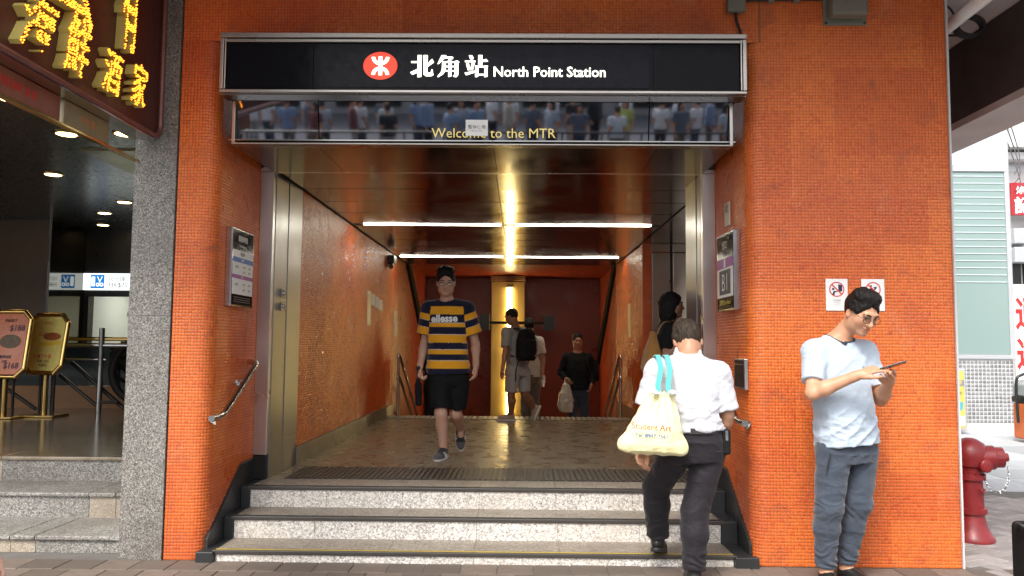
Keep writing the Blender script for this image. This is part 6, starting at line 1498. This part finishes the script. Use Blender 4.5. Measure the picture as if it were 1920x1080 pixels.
# person in black mostly hidden behind the striped tee
G = {'hc': (-1.345, 7.3, 1.43), 'nb': (-1.345, 7.33, 1.25), 'shR': (-1.515, 7.33, 1.18), 'shL': (-1.17, 7.33, 1.18), 'elR': (-1.60, 7.35, .97), 'wrR': (-1.625, 7.25, .74), 'elL': (-1.13, 7.35, .97), 'wrL': (-1.12, 7.25, .76), 'pv': (-1.345, 7.33, .72), 'hipR': (-1.42, 7.33, .67), 'hipL': (-1.26, 7.33, .67), 'knR': (-1.43, 7.25, .31), 'anR': (-1.43, 7.3, -.02), 'knL': (-1.26, 7.3, .32), 'anL': (-1.26, 7.38, -.02)}
PG = person('person in black coming up the stairs, mostly hidden behind the man in stripes', G, (.02, -1), (.05, -1, 0), h=.010, skin=SK, hair='short', build=.98, floor=-.108, face_detail=False,
    top=dict(mat=M['black_jersey'], ease=.022, hem=-.06, sleeve=.7, r_end=.07, seed=4), bottom=dict(mat=M['black_cotton'], ease=.018, end=1.92), shoes=dict(mat=M['shoe_black'], sole=M['rubber']))
# woman by the lift lobby
Hw = {'hc': (1.358, 1.9, 1.788), 'nb': (1.328, 1.9, 1.638), 'shR': (1.305, 1.755, 1.565), 'shL': (1.325, 2.045, 1.575), 'elR': (1.262, 1.73, 1.33), 'wrR': (1.435, 1.69, 1.47), 'elL': (1.36, 2.11, 1.345), 'wrL': (1.53, 2.06, 1.47), 'pv': (1.300, 1.9, 1.105), 'hipR': (1.295, 1.82, 1.05), 'hipL': (1.305, 1.98, 1.05), 'knR': (1.305, 1.82, .72), 'anR': (1.285, 1.84, .455), 'knL': (1.325, 1.98, .72), 'anL': (1.30, 1.99, .455)}
PH = person('woman with dark shoulder length hair in a black tee standing by the lift lobby', Hw, (1, -.05), (.97, -.22, -.02), h=.0075, skin=(.34, .18, .11), hair='bob', build=.86, floor=ZF, hs=.95,
    top=dict(mat=M['black_cotton'], ease=.014, hem=-.05, sleeve=.72, r_end=.062, seed=6), bottom=dict(mat=M['taupe'], ease=.012, end=1.9), shoes=dict(mat=M['shoe_tan'], sole=M['sole_white']),
    hands={'R': dict(d=(.7, -.1, .7), n=(-.6, 0, .7), s=(0, -1, 0), curl=(.7, .8, .8, .8))})
mbg = thing('mustard_bag', 'mustard brown cloth bag on the shoulder of the woman in black', 'bag', (1.16, 1.8, 1.2))
sd = SDF((.95, 1.6, 1.05), (1.4, 2.0, 1.75), .008); sd.add(loft((1.165, 1.78, 1.13), (.10, 0, 1), [(0, 0, 0, .07, .10), (.08, 0, 0, .105, .12), (.22, 0, 0, .075, .10), (.34, 0, 0, .035, .06), (.42, 0, 0, .02, .03)], ((1, 0, 0),)*2, ((0, 1, 0),)*2), .02)
sdf_mesh(sd, 'sack', M['mustard'], mbg, lambda V: .010*(1-2*np.abs(vnoise(V*np.array((12, 12, 6))))))
MB().ribbon(bez([(1.20, 1.78, 1.52), (1.25, 1.79, 1.62), (1.32, 1.80, 1.635), (1.37, 1.80, 1.55), (1.33, 1.74, 1.35)], 6), (0, 1, 0), .03, .003).build('strap', M['mustard'], mbg)
# passer-by whose hand just enters at the left edge
I_ = {'hc': (-2.02, -2.85, 1.56), 'nb': (-2.03, -2.85, 1.36), 'shR': (-2.20, -2.80, 1.30), 'shL': (-1.84, -2.88, 1.30), 'elL': (-1.735, -2.92, 1.03), 'wrL': (-1.66, -2.82, .795), 'elR': (-2.28, -2.78, 1.02), 'wrR': (-2.30, -2.70, .80), 'pv': (-2.03, -2.85, .86), 'hipR': (-2.12, -2.83, .81), 'hipL': (-1.95, -2.87, .81), 'knR': (-2.12, -2.72, .46), 'anR': (-2.12, -2.82, .085), 'knL': (-1.95, -2.90, .45), 'anL': (-1.95, -3.02, .085)}
PI_ = person('passer-by at the left edge whose hand alone swings into the picture', I_, (.15, 1), (.15, 1, 0), h=.008, skin=(.56, .36, .27), hair='short', build=.95, floor=0., face_detail=False,
    top=dict(mat=M['grey_cotton'], ease=.018, hem=-.03, sleeve=.7, r_end=.068, seed=11), bottom=dict(mat=M['jeans'], ease=.014, end=1.92), shoes=dict(mat=M['shoe_black'], sole=M['rubber']), hands={'L': dict(curl=(.25, .3, .35, .4), d=(.30, .25, -.9))})
# crowd across the street: mirrored in the glass display panel
def stand(x, y, face, h_, **kw):
    c, s = face; R_ = A3((s, -c, 0)); F_ = A3((c, s, 0)); o = A3((x, y, 0)); z = lambda q: A3((0, 0, q*h_))
    J = {'hc': o+z(.925), 'nb': o+z(.82)-F_*.02, 'pv': o+z(.52)}
    for sg_, n in ((1, 'R'), (-1, 'L')):
        J['sh'+n] = o+R_*.17*sg_+z(.79); J['el'+n] = o+R_*.21*sg_+z(.62)-F_*.03; J['wr'+n] = o+R_*.20*sg_+z(.485)+F_*.08
        J['hip'+n] = o+R_*.085*sg_+z(.50); J['kn'+n] = o+R_*.09*sg_+z(.27)+F_*.02; J['an'+n] = o+R_*.09*sg_+z(.05)
    return person('passer-by', J, face, tuple(F_), h=.018, face_detail=False, **kw)
shirts = [cloth('cloth_%d' % i, c_) for i, c_ in enumerate([(.65, .65, .66), (.20, .28, .42), (.45, .42, .35), (.16, .05, .05), (.03, .03, .035), (.55, .60, .62), (.10, .12, .16), (.35, .40, .45), (.42, .48, .12)])]
names = ['white', 'blue', 'beige', 'red', 'black', 'pale blue', 'navy', 'grey', 'yellow']
base = []
for k, (hr_, fc, sl_) in enumerate((('short', (0, -1), .7), ('bob', (0, 1), .7), ('short', (1, .2), 1.8))):
    base.append(stand(0, 0, fc, 1.66+.04*k, hair=hr_, skin=SK, top=dict(mat=shirts[k], ease=.02, hem=-.05, sleeve=sl_, r_end=.065), bottom=dict(mat=M['jeans'], end=1.9)))
used = 0; ORD = 'first second third fourth fifth sixth seventh eighth ninth tenth eleventh twelfth thirteenth fourteenth fifteenth sixteenth seventeenth eighteenth nineteenth twentieth twenty-first twenty-second twenty-third twenty-fourth'.split(); ORD = [q+' from the left' for q in ORD]+[q+' from the right' for q in ORD[::-1]]; cr = random.Random(12)
for i in range(48):
    src = base[i % 3]['root']; o = src if i < 3 else copy_tree(src)
    o.location = (-9.2+.39*i+cr.uniform(-.3, .3), -15.4-cr.uniform(0, 4.2), -.005); o.rotation_euler = (0, 0, cr.uniform(-.9, .9)); o.scale = (1, 1, cr.uniform(.95, 1.04))
    s_i = cr.choice((0, 0, 1, 1, 2, 3, 4, 4, 5, 6, 6, 7, 7)) if i != 31 else 8; o['label'] = 'passer-by in a %s top, %s in the crowd across the street' % (names[s_i], ORD[i]); o['group'] = 'people across the street'
    for c in o.children:
        n = c.name.split('.')[0]
        if n == 'shirt': c.material_slots[0].link = 'OBJECT'; c.material_slots[0].material = shirts[s_i]
        if n == 'trousers': c.material_slots[0].link = 'OBJECT'; c.material_slots[0].material = [M['jeans'], M['dark_trousers'], M['taupe'], M['shorts_grey']][i % 4]
